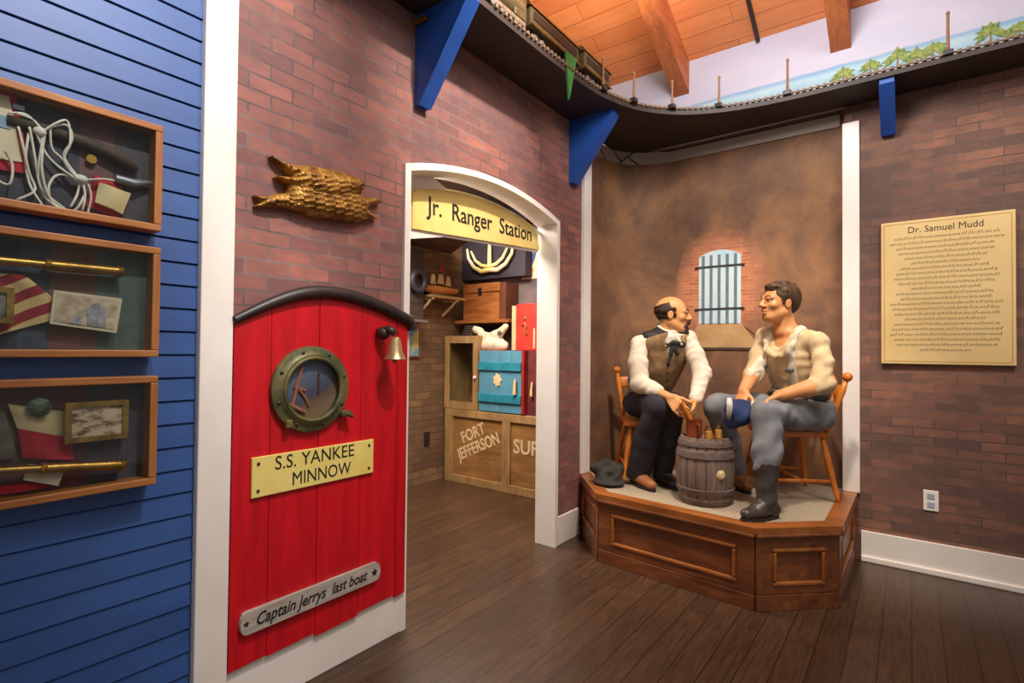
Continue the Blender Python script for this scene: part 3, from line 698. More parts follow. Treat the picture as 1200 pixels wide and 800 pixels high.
for x, s in ((.905, 1), (1.437, 1.6)): obj('carved_star', MB().prism([(x + .011 * s * (1 if k % 2 == 0 else .45) * math.cos(PI * k / 5 + PI / 2), .324 + .011 * s * (1 if k % 2 == 0 else .45) * math.sin(PI * k / 5 + PI / 2)) for k in range(10)], (0, 0, 0), (1, 0, 0), (0, 0, 1), (0, 1, 0), YD - .0185, YD - .016), m_ink, wp)
# bell
bl = thing('bell', 'brass bell hanging from a dark bracket at the upper right of the red door', 'bell', (1.50, YD, 1.17))
obj('bracket', MB().tube([(1.455, YD - .002, 1.325), (1.46, YD - .06, 1.335), (1.47, YD - .085, 1.318)], .016, 10).ball((1.457, YD - .03, 1.318), (.03, .03, .028)), m_black, bl, smooth='all')
obj('bell_body', MB().lathe([(.008, 0), (.02, -.006), (.026, -.028), (.031, -.06), (.042, -.085), (.046, -.092), (.042, -.096)], (1.472, YD - .085, 1.302), n=24), M('pale_bell_brass', (206, 182, 136), .35, .7, (160, 132, 88), 10), bl, smooth=True)
obj('clapper', MB().tube([(1.472, YD - .085, 1.26), (1.472, YD - .085, 1.202)], .004, 6).ball((1.472, YD - .085, 1.198), .009), m_brass, bl, smooth=True)

# ------------------------------------------------------------------ gilded eagle
ea = thing('carved_eagle', 'golden carved flying eagle with swept wings hung on the brick wall above the red door', 'carving', (1.19, YA, 1.74))
ye = YA - .03
def relief(nm, poly, thick, fdir, fl, fw, amp, dome=.045, base=.010, label=None):
    """carved relief: a domed outline with overlapping feather rows"""
    S = SDF((.895, YA - .10, 1.715), (1.49, YA + .008, 1.975), .0036)
    X = S.ax[0][:, None]; Z = S.ax[2][None, :]; n = len(poly); d2 = np.full((len(S.ax[0]), len(S.ax[2])), 1e9); ins = np.zeros(d2.shape, bool)
    for i in range(n):
        (ax_, az), (bx, bz) = poly[i], poly[(i + 1) % n]; ex, ez = bx - ax_, bz - az
        t_ = np.clip(((X - ax_) * ex + (Z - az) * ez) / (ex * ex + ez * ez), 0, 1); d2 = np.minimum(d2, np.hypot(X - ax_ - t_ * ex, Z - az - t_ * ez))
        c_ = (az > Z) != (bz > Z); ins ^= c_ & (X < ax_ + (Z - az) * ex / (ez if abs(ez) > 1e-9 else 1e-9))
    d2 = np.where(ins, -d2, d2); fx, fz = nrm(fdir); u = X * fx + Z * fz; v_ = -X * fz + Z * fx
    row = np.floor(u / fl); ph_ = np.mod(u / fl, 1); vv = np.mod(v_ / fw + .5 * np.mod(row, 2), 1) - .5
    hgt = thick * np.sqrt(np.clip(-d2 / dome, 0, 1)) + amp * (ph_ - .9 * np.abs(vv) * 2 * ph_) + amp * .5 * (np.abs(vv) < .06)
    front = (YA - .008) - base - np.maximum(hgt, 0)
    Y = S.ax[1][None, :, None]; q = np.maximum(np.maximum(d2[:, None, :], (front[:, None, :] - Y) * .75), Y - (YA + .002)); S.d = q.astype(np.float32)
    return obj(nm, S.mesh(), m_gold, ea, smooth='all', label=label)
relief('wing', [(.954, 1.938), (1.0, 1.918), (1.034, 1.913), (1.13, 1.935), (1.233, 1.947), (1.333, 1.945), (1.360, 1.932), (1.367, 1.915), (1.345, 1.88), (1.31, 1.862), (1.26, 1.83), (1.2, 1.815), (1.12, 1.815), (1.06, 1.838), (1.029, 1.847), (.988, 1.860), (1.045, 1.872), (1.02, 1.90)], .050, (-.93, -.36), .055, .018, .008, base=.020)
relief('body', [(1.08, 1.90), (1.25, 1.93), (1.34, 1.92), (1.335, 1.885), (1.38, 1.876), (1.43, 1.888), (1.468, 1.884), (1.455, 1.868), (1.407, 1.853), (1.39, 1.83), (1.41, 1.815), (1.450, 1.806), (1.41, 1.792), (1.38, 1.785), (1.336, 1.762), (1.22, 1.752), (1.14, 1.748), (1.06, 1.755), (1.03, 1.79), (1.045, 1.86)], .046, (-.93, -.25), .042, .019, .007)
relief('tail', [(1.13, 1.752), (1.024, 1.758), (.960, 1.745), (.917, 1.738), (.945, 1.757), (.916, 1.778), (.96, 1.783), (1.001, 1.800), (1.06, 1.822), (1.13, 1.83)], .028, (-.97, -.2), .055, .016, .007, .03)
obj('eye', MB().ball((1.425, YA - .036, 1.876), (.004, .004, .004)), m_black, ea)
# ------------------------------------------------------------------ ranger station sign in the doorway
sg = thing('ranger_sign', 'yellow arched sign with black storybook lettering hanging in the white doorway', 'sign', (2.26, 1.96, 1.84))
top = arch(1.72, 2.885, 2.022, .085)
def zb(x): return 1.84 + (x - 1.72) * .060
obj('backing', MB().prism([(1.64, 1.745), (1.76, 1.79), (2.0, 1.842)] + [(2.87, zb(2.885) - .015)] + [(2.87, 2.01)] + [(x, z + .012) for x, z in top if x > 1.95][::-1] + [(1.90, 2.135), (1.80, 2.11), (1.64, 2.07)], (0, 0, 0), (1, 0, 0), (0, 0, 1), (0, 1, 0), YA + .121, YA + .133), m_white, sg)
obj('panel', MB().prism([(1.765, zb(1.72)), (2.87, zb(2.885))] + [(x, z) for x, z in top if 1.77 < x < 2.868][::-1] + [(1.765, 2.018)], (0, 0, 0), (1, 0, 0), (0, 0, 1), (0, 1, 0), YA + .108, YA + .122), m_yellow, sg)
text('lettering', 'Jr.  Ranger  Station', .128, (2.32, YA + .1065, 1.980), (PI / 2, -.018, 0), m_ink, sg, bold=.0012, width=.92)

# ------------------------------------------------------------------ display cases on the blue wall
YB = YA - .012; YF = 1.76
def casebg(name, stops):
    t = NT(name); tc = t.n.new('ShaderNodeTexCoord'); sp = t.n.new('ShaderNodeSeparateXYZ'); t.link(tc.outputs['Object'], sp.inputs[0])
    mr = t.n.new('ShaderNodeMapRange'); mr.inputs[1].default_value = -.5; mr.inputs[2].default_value = .5; t.link(sp.outputs['X'], mr.inputs[0])
    nd = t.n.new('ShaderNodeValToRGB'); nd.color_ramp.interpolation = 'CONSTANT'; e = nd.color_ramp.elements
    while len(e) < len(stops): e.new(.5)
    for i, (p, c0) in enumerate(stops): e[i].position = p; e[i].color = lin(c0)
    t.link(mr.outputs[0], nd.inputs[0]); return t.fin(t.mix(.25, nd.outputs[0], t.ramp(t.noise(t.coord(), 30, 4), [(.3, (20, 20, 22)), (.7, (110, 100, 96))])), .8)
def case(z0, z1, lb, bgm):
    x0, x1, w = -.30, .622, .020
    c = thing('display_case', lb, 'display case', ((x0 + x1) / 2, YA, z0), 0, 'framed display cases')
    obj('back_panel', MB().box((x0 + .01, YB - .006, z0 + .01), (x1 - .01, YB, z1 - .01)), bgm, c)
    for a, b in (((x0, YF, z1 - w), (x1, YB, z1)), ((x0, YF, z0), (x1, YB, z0 + w))): obj('frame_rail', MB().box(a, b, 0, .003), m_oak, c)
    for a, b in (((x0, YF, z0 + w), (x0 + w, YB, z1 - w)), ((x1 - w, YF, z0 + w), (x1, YB, z1 - w))): obj('frame_stile', MB().box(a, b, 0, .003), m_oakz, c)
    obj('glass', MB().box((x0 + w, YF + .006, z0 + w), (x1 - w, YF + .009, z1 - w)), m_glass, c)
    return c
# x = .16 is the case centre; back panels use object x
bg1 = casebg('case_lining_dark', [(0, (52, 50, 66)), (.70, (52, 50, 66)), (.775, (110, 66, 70)), (.855, (64, 56, 62)), (.97, (64, 56, 62))])
bg2 = casebg('case_lining_green', [(0, (58, 66, 84)), (.5, (40, 50, 68)), (.66, (66, 76, 92)), (.72, (124, 76, 60)), (.82, (80, 96, 88)), (.99, (80, 96, 88))])
bg3 = casebg('case_lining_plum', [(0, (110, 66, 52)), (.6, (110, 66, 52)), (.7, (116, 34, 52)), (.80, (74, 58, 72)), (.90, (66, 56, 70)), (.99, (66, 56, 70))])
case(1.589, 1.901, 'top oak display case on the blue wall holding a tangle of white rope', bg1)
case(1.221, 1.541, 'middle oak display case on the blue wall holding a brass spyglass above a striped flag', bg2)
case(.851, 1.166, 'bottom oak display case on the blue wall holding a small gilt framed picture', bg3)
YC = YB - .012
def card(name, pts, lb, cat, mt, y=YC, th=.004, rim=None, rimmat=None):
    t_ = thing(name, lb, cat, (sum(p[0] for p in pts) / len(pts), y, min(p[1] for p in pts)))
    obj('sheet', MB().prism(pts, (0, 0, 0), (1, 0, 0), (0, 0, 1), (0, 1, 0), y - th, y), mt, t_); return t_
def cloth(name, pts, lb, cat, mt, y=YC, amp=.006, n=14, fr=60):
    """a draped piece of cloth with real folds: pts is a quad a, b, c, d (a-b top, d-c bottom)"""
    a, b, c_, d = [Vector(p) for p in pts]; mb = MB(); V = []
    for i in range(n + 1):
        for j in range(n + 1):
            u, v_ = i / n, j / n; p = (a * (1 - u) + b * u) * (1 - v_) + (d * (1 - u) + c_ * u) * v_
            V.append((p.x, y - amp * (1 + math.sin(p.x * fr + p.y * fr * .6 + math.sin(p.y * 40))), p.y))
    F = [(i * (n + 1) + j, (i + 1) * (n + 1) + j, (i + 1) * (n + 1) + j + 1, i * (n + 1) + j + 1) for i in range(n) for j in range(n)]
    back = [(x, y + .001, z) for x, yy, z in V]; o = len(V); mb.add(V + back, F + [tuple(k + o for k in f[::-1]) for f in F])
    rim = [i * (n + 1) for i in range(n + 1)] + [n * (n + 1) + j for j in range(1, n + 1)] + [i * (n + 1) + n for i in range(n - 1, -1, -1)] + [j for j in range(n - 1, 0, -1)]
    mb.f += [(rim[k], rim[(k + 1) % len(rim)], rim[(k + 1) % len(rim)] + o, rim[k] + o) for k in range(len(rim))]; mb.mi += [0] * len(rim)
    return mb
# top case
cd = thing('framed_chart', 'white sheet with a red border at the left end of the top display case', 'picture', (.27, YC, 1.69))
obj('border', MB().prism([(.14, 1.88), (.305, 1.885), (.338, 1.69), (.14, 1.675)], (0, 0, 0), (1, 0, 0), (0, 0, 1), (0, 1, 0), YC - .004, YC + .004), m_clothred, cd)
obj('sheet', MB().prism([(.16, 1.868), (.293, 1.872), (.322, 1.715), (.16, 1.70)], (0, 0, 0), (1, 0, 0), (0, 0, 1), (0, 1, 0), YC - .007, YC - .003), m_paper, cd)
for q in ((.275, 1.79, .03), (.30, 1.845, .012)): obj('blue_patch', MB().box((q[0], YC - .009, q[1]), (q[0] + .022, YC - .006, q[1] + q[2])), M('faded_blue', (150, 170, 190), .8), cd)
rp = thing('rope_bundle', 'tangle of white cords hanging in the top display case', 'rope', (.40, YC - .02, 1.61))
rnd = random.Random(4)
strands = [[(.31, 1.80), (.33, 1.70), (.345, 1.65), (.31, 1.615)], [(.33, 1.805), (.345, 1.72), (.36, 1.65), (.41, 1.61)], [(.34, 1.80), (.37, 1.74), (.42, 1.70), (.46, 1.69)], [(.35, 1.80), (.40, 1.835), (.415, 1.80), (.40, 1.75), (.43, 1.70)], [(.36, 1.80), (.355, 1.70), (.375, 1.63), (.42, 1.61), (.445, 1.66)],
           [(.355, 1.80), (.38, 1.83), (.405, 1.845), (.41, 1.79), (.40, 1.74), (.43, 1.695)], [(.33, 1.79), (.325, 1.73), (.335, 1.66), (.36, 1.61)], [(.37, 1.82), (.375, 1.77), (.395, 1.745), (.43, 1.70)], [(.43, 1.70), (.39, 1.70), (.37, 1.665), (.375, 1.63)], [(.435, 1.70), (.43, 1.66), (.415, 1.62)], [(.44, 1.70), (.445, 1.66), (.44, 1.615)], [(.43, 1.695), (.48, 1.71), (.51, 1.715)], [(.45, 1.70), (.46, 1.66), (.455, 1.61)],
           [(.30, 1.83), (.34, 1.825), (.355, 1.79), (.35, 1.70), (.365, 1.635), (.40, 1.607)], [(.29, 1.825), (.325, 1.835), (.36, 1.80)], [(.285, 1.73), (.30, 1.70), (.295, 1.65), (.275, 1.655)]]
for i, st in enumerate(strands):
    P = smoothpath(st, 6); y = YC - .014 - .0022 * (i % 6)
    obj('cord', MB().tube([(p.x, y - .004 * math.sin(k * .5 + i), p.y) for k, p in enumerate(P)], .003, 7), m_rope, rp, smooth='all')
obj('knot', MB().ball((.435, YC - .02, 1.70), (.018, .012, .012)).ball((.35, YC - .02, 1.80), (.014, .01, .012)), m_rope, rp, smooth='all')
fc = thing('signal_cloth', 'small cream cloth with red edges at the right of the top display case', 'cloth', (.50, YC, 1.62))
obj('red_edge', cloth('', [(.468, 1.722), (.535, 1.708), (.525, 1.612), (.452, 1.635)], '', '', m_clothred, YC - .004), m_clothred, fc, smooth=True, label='red cloth edging')
obj('cream_panel', cloth('', [(.475, 1.70), (.552, 1.69), (.532, 1.625), (.468, 1.645)], '', '', m_clothcream, YC - .018), m_clothcream, fc, smooth=True)
tag(obj('marlin_spike', MB().tube([(.515, YC - .012, 1.725), (.56, YC - .012, 1.72), (.60, YC - .012, 1.735), (.612, YC - .012, 1.728)], [.012, .015, .006, .003], 10), m_steel, smooth=True), 'grey pointed metal spike beside the cream cloth in the top display case', 'tool')
tag(obj('driftwood', MB().tube([(.29, YC - .006, 1.812), (.36, YC - .006, 1.815), (.45, YC - .008, 1.805), (.53, YC - .008, 1.785), (.57, YC - .006, 1.765)], [.014, .012, .016, .02, .008], 9), M('dark_driftwood', (84, 62, 46), .8, 0, (54, 40, 32), 20, bump=.5), smooth='all'), 'crooked dark piece of wood behind the rope in the top display case', 'driftwood')
tag(obj('coin', MB().lathe([(.012, 0), (.012, .004)], (.462, YC - .004, 1.765), (0, -1, 0), 18), m_brass), 'small round brass coin in the middle of the top display case', 'coin')
# middle and bottom cases
def spyglass(x0, z0, x1, z1, y, lb):
    s_ = thing('spyglass', lb, 'telescope', ((x0 + x1) / 2, y, min(z0, z1) - .014), 0, 'brass spyglasses')
    d = Vector((x1 - x0, 0, z1 - z0)); L = d.length; d.normalize(); o = Vector((x0, y, z0)); J = [0, L * .32, L * .62, L]; R = [.008, .0105, .0135]
    for i, nm in enumerate(('eyepiece_tube', 'middle_tube', 'main_tube')): obj(nm, MB().lathe([(R[i], J[i]), (R[i], J[i + 1])], o, d, 16), m_brass, s_, smooth=True)
    for i in (1, 2, 3): obj('collar', MB().lathe([(R[min(i, 2)] + .001, 0), (R[min(i, 2)] + .003, .004), (R[min(i, 2)] + .001, .012)], o + d * (J[i] - .012), d, 16), m_brass, s_, smooth=True)
spyglass(.12, 1.456, .535, 1.462, YC - .022, 'brass spyglass lying across the top of the middle display case')
spyglass(.10, .965, .548, .917, YC - .026, 'brass spyglass lying across the bottom display case under the gilt picture')
t = NT('striped_flag_cloth'); wv = t.n.new('ShaderNodeTexWave'); wv.wave_type = 'BANDS'; wv.bands_direction = 'Z'; wv.inputs['Scale'].default_value = 6.5; wv.inputs['Distortion'].default_value = 1.4
t.link(t.coord((1, 1, 1), (0, .55, 0)), wv.inputs['Vector']); c = t.ramp(wv.outputs['Fac'], [(.46, (150, 36, 46)), (.54, (216, 182, 124))]); m_stripe = t.fin(c, .85)
tag(obj('striped_flag', cloth('', [(.16, 1.425), (.33, 1.43), (.43, 1.335), (.20, 1.243)], '', '', m_stripe, YC, .006), m_stripe, smooth=True), 'folded old flag with red and cream stripes in the middle display case', 'flag')
ph2 = thing('old_photograph', 'faded sepia card picture lying on the striped flag in the middle display case', 'photograph', (.455, YC - .02, 1.288))
obj('card', MB().prism([(.385, 1.396), (.535, 1.386), (.523, 1.288), (.378, 1.308)], (0, 0, 0), (1, 0, 0), (0, 0, 1), (0, 1, 0), YC - .024, YC - .02), m_paper, ph2)
obj('picture', MB().prism([(.392, 1.388), (.526, 1.379), (.516, 1.297), (.386, 1.315)], (0, 0, 0), (1, 0, 0), (0, 0, 1), (0, 1, 0), YC - .0255, YC - .023), M('sepia_print', (222, 200, 172), .7, 0, (176, 146, 116), 40), ph2)
mb = MB().prism([(.455, 1.307), (.495, 1.303), (.497, 1.35), (.475, 1.372), (.455, 1.35)], (0, 0, 0), (1, 0, 0), (0, 0, 1), (0, 1, 0), YC - .0275, YC - .025).prism([(.415, 1.312), (.445, 1.308), (.44, 1.335), (.43, 1.325)], (0, 0, 0), (1, 0, 0), (0, 0, 1), (0, 1, 0), YC - .0275, YC - .025)
obj('printed_shapes', mb, M('print_grey', (130, 120, 116), .7, 0, (184, 186, 196), 60), ph2)
def picframe(x0, z0, x1, z1, y, lb, fm, pm, w=.014):
    f_ = thing('small_picture', lb, 'picture', ((x0 + x1) / 2, y, min(z0, z1)))
    obj('picture_frame', MB().ring([(x0, z0), (x1, z0), (x1, z1), (x0, z1)], [(x0 + w, z0 + w), (x1 - w, z0 + w), (x1 - w, z1 - w), (x0 + w, z1 - w)], (0, 0, 0), (1, 0, 0), (0, 0, 1), (0, 1, 0), y - .014, y), fm, f_)
    obj('picture_print', MB().box((x0 + w * .8, y - .008, z0 + w * .8), (x1 - w * .8, y - .001, z1 - w * .8)), pm, f_); return f_
m_print = M('faded_ship_print', (214, 186, 152), .7, 0, (110, 74, 50), 26, (1, 1, 2.2), lo=.48, hi=.62)
m_gilt = M('gilt_frame', (176, 138, 66), .4, .5, (130, 96, 42), 40)
picframe(.414, .992, .556, 1.10, YC - .012, 'small gilt framed ship picture in the bottom display case', m_gilt, m_print)
picframe(.15, 1.305, .308, 1.393, YC - .02, 'small framed picture at the left end of the middle display case on the striped flag', m_gilt, M('grey_print', (150, 144, 132), .7, 0, (70, 66, 70), 24))
fl = thing('signal_flag', 'red and cream folded flag behind the spyglass in the bottom display case', 'flag', (.37, YC, .955))
obj('cream_half', cloth('', [(.305, 1.105), (.42, 1.075), (.43, 1.00), (.325, 1.04)], '', '', None, YC), m_clothcream, fl, smooth=True)
obj('red_half', cloth('', [(.325, 1.042), (.43, 1.005), (.44, .945), (.335, .965)], '', '', None, YC - .002), m_clothred, fl, smooth=True)
tag(obj('green_medal', MB().lathe([(.004, 0), (.024, .004), (.026, .008), (.010, .016)], (.362, YC - .014, 1.092), (0, -1, 0), 8), M('tarnished_green', (96, 112, 84), .5, .3, (64, 78, 60), 20)), 'round tarnished green badge on the flag in the bottom display case', 'badge')
tag(obj('red_pennant_cloth', cloth('', [(.16, .905), (.41, .90), (.38, .882), (.16, .879)], '', '', None, YC, .005), m_clothred, smooth=True), 'red cloth lying along the bottom of the lowest display case', 'cloth')
tag(obj('paper_note', MB().prism([(.345, .95), (.42, .932), (.405, .884), (.335, .912)], (0, 0, 0), (1, 0, 0), (0, 0, 1), (0, 1, 0), YC - .018, YC - .014), m_paper), 'cream paper scrap under the spyglass in the bottom display case', 'paper')
tag(obj('grey_photograph', MB().prism([(.16, 1.09), (.30, 1.085), (.325, .97), (.16, .96)], (0, 0, 0), (1, 0, 0), (0, 0, 1), (0, 1, 0), YC - .008, YC - .004), M('dim_photo', (116, 104, 92), .7, 0, (80, 70, 62), 18)), 'dim grey photograph at the left end of the bottom display case', 'photograph')

# ------------------------------------------------------------------ right wall: text board and outlet
bd = thing('text_board', 'cream board with a brown title and rows of small script on the right brick wall', 'sign', (XC, -.153, 1.19))
BX = XC - .03
obj('board', MB().box((BX, -.448, 1.194), (XC + .001, .142, 2.03), 0, .004), m_cream, bd)
a_, b_ = [(.128, 1.208), (-.434, 1.208), (-.434, 2.016), (.128, 2.016)], [(.124, 1.212), (-.430, 1.212), (-.430, 2.012), (.124, 2.012)]
obj('border_line', MB().ring(a_, b_, (0, 0, 0), (0, 1, 0), (0, 0, 1), (1, 0, 0), BX - .001, BX + .001), M('ochre_line', (206, 160, 82), .6), bd)
text('title_lettering', 'Dr. Samuel Mudd', .052, (BX - .001, -.153, 1.972), RC, m_inkbrown, bd, bold=0, width=.33)
rnd = random.Random(11)
wid = [.46, .50, .44, .42, .36, .30, .40, .44, .46, .42, .30, .44, .40, .50, .48, .46, .36, .46, .48, .50, .46, .44, .22]
for i, w in enumerate(wid):                       # script too small to read: pen-stroke words
    z = 1.925 - i * .0295; y = -.153 + w / 2; ye_ = -.153 - w / 2; mb = MB()
    while y > ye_:
        L = min(rnd.uniform(.018, .055), y - ye_)
        if L > .008:
            n = max(3, int(L / .0045)); P = []
            for k in range(n): P.append((BX - .0006, y - L * k / (n - 1), z + (.0062 if k % 2 else -.0062) * (1 + (.9 if rnd.random() < .2 else 0) * (1 if k % 2 else -.5))))
            mb.tube(P, .0015, 4)
        y -= L + .008
    obj('script_line', mb, m_inkbrown, bd)
ol = thing('wall_outlet', 'white duplex wall outlet low on the right brick wall above the baseboard', 'outlet', (XC, -.089, .365))
obj('cover_plate', MB().box((XC - .008, -.124, .358), (XC - .0005, -.054, .474), 0, .003), m_white, ol)
for z in (.392, .44): obj('socket', MB().box((XC - .0105, -.106, z - .016), (XC - .007, -.072, z + .016), 0, .002), M('socket_grey', (176, 180, 196), .5), ol)
# ------------------------------------------------------------------ the room through the doorway
XF = 3.72
def cbox(a, b, bev=0): return MB().box(a, b, 0, bev)
lc = thing('crate_cabinet', 'long low brown wooden cabinet with stencilled crate panels in the back room', 'cabinet', (3.9, 2.8, 0))
obj('carcass', cbox((XF + .02, 1.99, 0), (4.11, 3.60, .665)), m_cabp, lc)
obj('top_rail', cbox((XF, 1.99, .62), (4.11, 3.60, .69), .004), m_cab, lc)
obj('bottom_rail', cbox((XF, 1.99, 0), (XF + .02, 3.60, .07), .003), m_cab, lc)
for y0, y1 in ((3.50, 3.60), (2.81, 2.90), (2.05, 2.14)): obj('stile', cbox((XF, y0, .07), (XF + .02, y1, .62), .003), m_cab, lc)
def rotC(deg): return (Euler(RC).to_matrix() @ Matrix.Rotation(math.radians(deg), 3, 'Z')).to_euler()
text('lettering', 'FORT', .15, (XF + .018, 3.255, .475), rotC(24), m_stencil, lc, bold=.003, width=.30)
text('lettering', 'JEFFERSON', .15, (XF + .018, 3.19, .36), rotC(24), m_stencil, lc, bold=.003, width=.54)
text('lettering', 'SUPPLIES', .17, (XF + .018, 2.475, .41), rotC(0), m_stencil, lc, bold=.004, width=.62)
gc = thing('glass_cabinet', 'small pale wooden display cabinet with a glass door on the crate cabinet', 'cabinet', (3.9, 3.4, .69))
for a, b in (((XF + .02, 3.19, .692), (4.1, 3.61, .72)), ((XF + .02, 3.19, 1.35), (4.1, 3.61, 1.385)), ((XF + .02, 3.19, .72), (4.1, 3.21, 1.35)), ((XF + .02, 3.59, .72), (4.1, 3.61, 1.35)), ((4.08, 3.21, .72), (4.1, 3.59, 1.35))): obj('panel', cbox(a, b), m_cab, gc)
dr = obj('door', MB().ring([(3.19, .695), (3.61, .695), (3.61, 1.382), (3.19, 1.382)], [(3.25, .765), (3.55, .765), (3.55, 1.315), (3.25, 1.315)], (0, 0, 0), (0, 1, 0), (0, 0, 1), (1, 0, 0), XF, XF + .019), m_cab, gc)
obj('door_glass', cbox((XF + .008, 3.25, .765), (XF + .011, 3.55, 1.315)), m_glass, dr)
obj('door_knob', MB().lathe([(.006, 0), (.016, .012), (.012, .024)], (XF, 3.215, 1.0), (-1, 0, 0), 12), m_white, dr)
tag(obj('glass_lamp', MB().lathe([(.05, 0), (.04, .03), (.02, .06), (.05, .14), (.04, .26), (.025, .3)], (3.92, 3.40, .722), n=18), m_jar, smooth=True), 'dim glass lamp standing inside the small glass cabinet', 'lamp')
m_teal = M('teal_batten_paint', (40, 140, 160), .6, 0, (28, 116, 138), 12); m_tealp = wood('worn_blue_plank_paint', (92, 162, 186), (70, 138, 170), (96, 130, 140), 'z', 5, .65)
m_redk = M('dark_red_paint', (172, 44, 44), .55, 0, (136, 32, 34), 9)
bc = thing('blue_cabinet', 'blue plank cabinet with teal battens, red edges and a pale latch on the crate cabinet', 'cabinet', (3.85, 2.9, .69))
obj('body', cbox((XF + .03, 2.66, .692), (4.1, 3.17, 1.25)), m_redk, bc)
for k in range(4):
    y0 = 2.69 + k * .12; obj('plank', cbox((XF, y0 + .001, .70), (XF + .03, y0 + .119, 1.248), .002), m_tealp, bc)
obj('edge_strip', cbox((XF - .004, 2.662, .70), (XF + .03, 2.69, 1.248)), m_redk, bc)
for z in (.785, 1.07): obj('batten', cbox((XF - .018, 2.69, z), (XF, 3.17, z + .075), .003), m_teal, bc)
obj('emblem', MB().prism([(2.955 + r * math.cos(a), .985 + r * 1.25 * math.sin(a)) for a, r in [(2 * PI * k / 14, (.052 if k % 2 else .036)) for k in range(14)]], (0, 0, 0), (0, 1, 0), (0, 0, 1), (1, 0, 0), XF - .007, XF), m_stencil, bc)
obj('latch', MB().tube([(XF - .02, 2.745, 1.0), (XF - .03, 2.742, .93), (XF - .025, 2.745, .87)], [.01, .013, .018], 8), m_cream, bc, smooth=True)
rc_ = thing('red_cabinet', 'dark red cabinet with a hanging pale latch, right of the blue cabinet', 'cabinet', (3.9, 2.35, .69))
obj('body', cbox((XF + .04, 2.05, .692), (4.1, 2.655, 1.25), .004), M('maroon_paint', (116, 44, 44), .6, 0, (88, 34, 34), 10), rc_)
obj('latch', MB().tube([(XF + .03, 2.60, .98), (XF + .02, 2.60, .91), (XF + .02, 2.60, .86)], [.008, .011, .014], 8), m_cream, rc_, smooth=True)
rb = thing('red_chest', 'upright bright red sea chest with gold markings on top of the cabinets', 'chest', (3.95, 2.75, 1.252))
obj('body', cbox((3.90, 2.52, 1.252), (4.09, 2.885, 1.675), .006), M('bright_red_paint', (214, 62, 48), .55, 0, (184, 44, 38), 8), rb)
obj('edge_board', cbox((3.89, 2.885, 1.252), (4.09, 2.93, 1.66), .004), m_stencil, rb)
obj('gold_mark', MB().tube([(3.898, 2.82, 1.47), (3.898, 2.79, 1.50), (3.898, 2.77, 1.46), (3.898, 2.80, 1.43), (3.898, 2.76, 1.39)], .009, 6).ball((3.898, 2.79, 1.54), (.006, .02, .02)), m_gold, rb, smooth='all')
obj('gold_strap', cbox((3.893, 2.675, 1.27), (3.90, 2.69, 1.45)), m_stencil, rb)
s = SDF((3.72, 2.90, 1.24), (3.95, 3.36, 1.53), .005); c0 = np.array((3.83, 3.12, 1.33))
s.el((3.83, 3.12, 1.31), (.06, .18, .075), k=.02)
for y, z in ((3.31, 1.455), (3.30, 1.28), (2.95, 1.28), (2.955, 1.47), (3.07, 1.40), (3.19, 1.40)): s.rc((3.83, 3.12, 1.32), (3.82, y, z), .065, .030, .02, flat=((1, 0, 0), .7))
s.folds(.006, 46, seed=3)
cs = thing('white_canvas', 'crumpled white canvas cloth with dark spots heaped on top of the blue cabinet', 'cloth', (3.83, 3.12, 1.25))
obj('cloth', s.mesh(), m_clothcream if False else M('white_canvas_cloth', (238, 222, 198), .85, 0, (214, 186, 152), 20), cs, smooth='all')
for y, z in ((2.99, 1.41), (3.27, 1.36)): obj('spot', MB().ball((3.785, y, z), (.02, .022, .022)), M('green_spot', (92, 110, 76), .7), cs, smooth='all')
mb = MB()
for k in range(4): mb.tube([(3.9 + (.07 - .008 * k) * math.cos(a), 3.42 + (.10 - .01 * k) * math.sin(a), 1.402 + .024 * k) for a in [2 * PI * j / 20 for j in range(20)]], .016, 8, closed=True)
tag(obj('rope_coil', mb, M('tarred_rope', (66, 56, 46), .85, 0, (44, 36, 30), 60), smooth='all'), 'dark tarred rope coil on top of the small glass cabinet', 'rope')
tag(obj('plank_ledge', cbox((3.86, 2.95, 1.51), (4.115, 3.62, 1.54), .003), m_crate), 'brown board shelf under the wooden chest on the back room wall', 'shelf')
cr = thing('plank_chest', 'brown planked wooden chest on a board shelf high in the back room', 'chest', (4.0, 3.31, 1.542))
obj('chest_body', cbox((3.90, 3.09, 1.542), (4.11, 3.54, 1.80), .004), m_crate, cr)
obj('chest_lid', cbox((3.895, 3.085, 1.805), (4.11, 3.545, 1.895), .012), m_crate, cr)
obj('chest_side', cbox((3.91, 3.02, 1.542), (4.11, 3.085, 1.89), .004), M('chest_end_brown', (110, 62, 40), .6), cr)
obj('hasp', cbox((3.888, 3.30, 1.78), (3.90, 3.34, 1.85)), m_black, cr)
tag(obj('dark_soffit', cbox((4.0, 2.86, 1.95), (4.119, 3.655, 2.595)), M('dark_plum_paint', (58, 50, 62), .7, 0, (44, 38, 48), 4)), 'dark panel box high on the back room wall behind the anchor', 'panel')
an = thing('anchor', 'yellow and white painted double-armed anchor hanging high in the back room', 'anchor', (3.95, 3.26, 2.0))
m_anc = M('anchor_yellow', (248, 220, 110), .4, 0, (240, 232, 200), 3)
obj('shank', MB().tube([(3.96, 3.26, 2.55), (3.96, 3.26, 2.04)], [.014, .022], 10), m_anc, an, smooth=True)
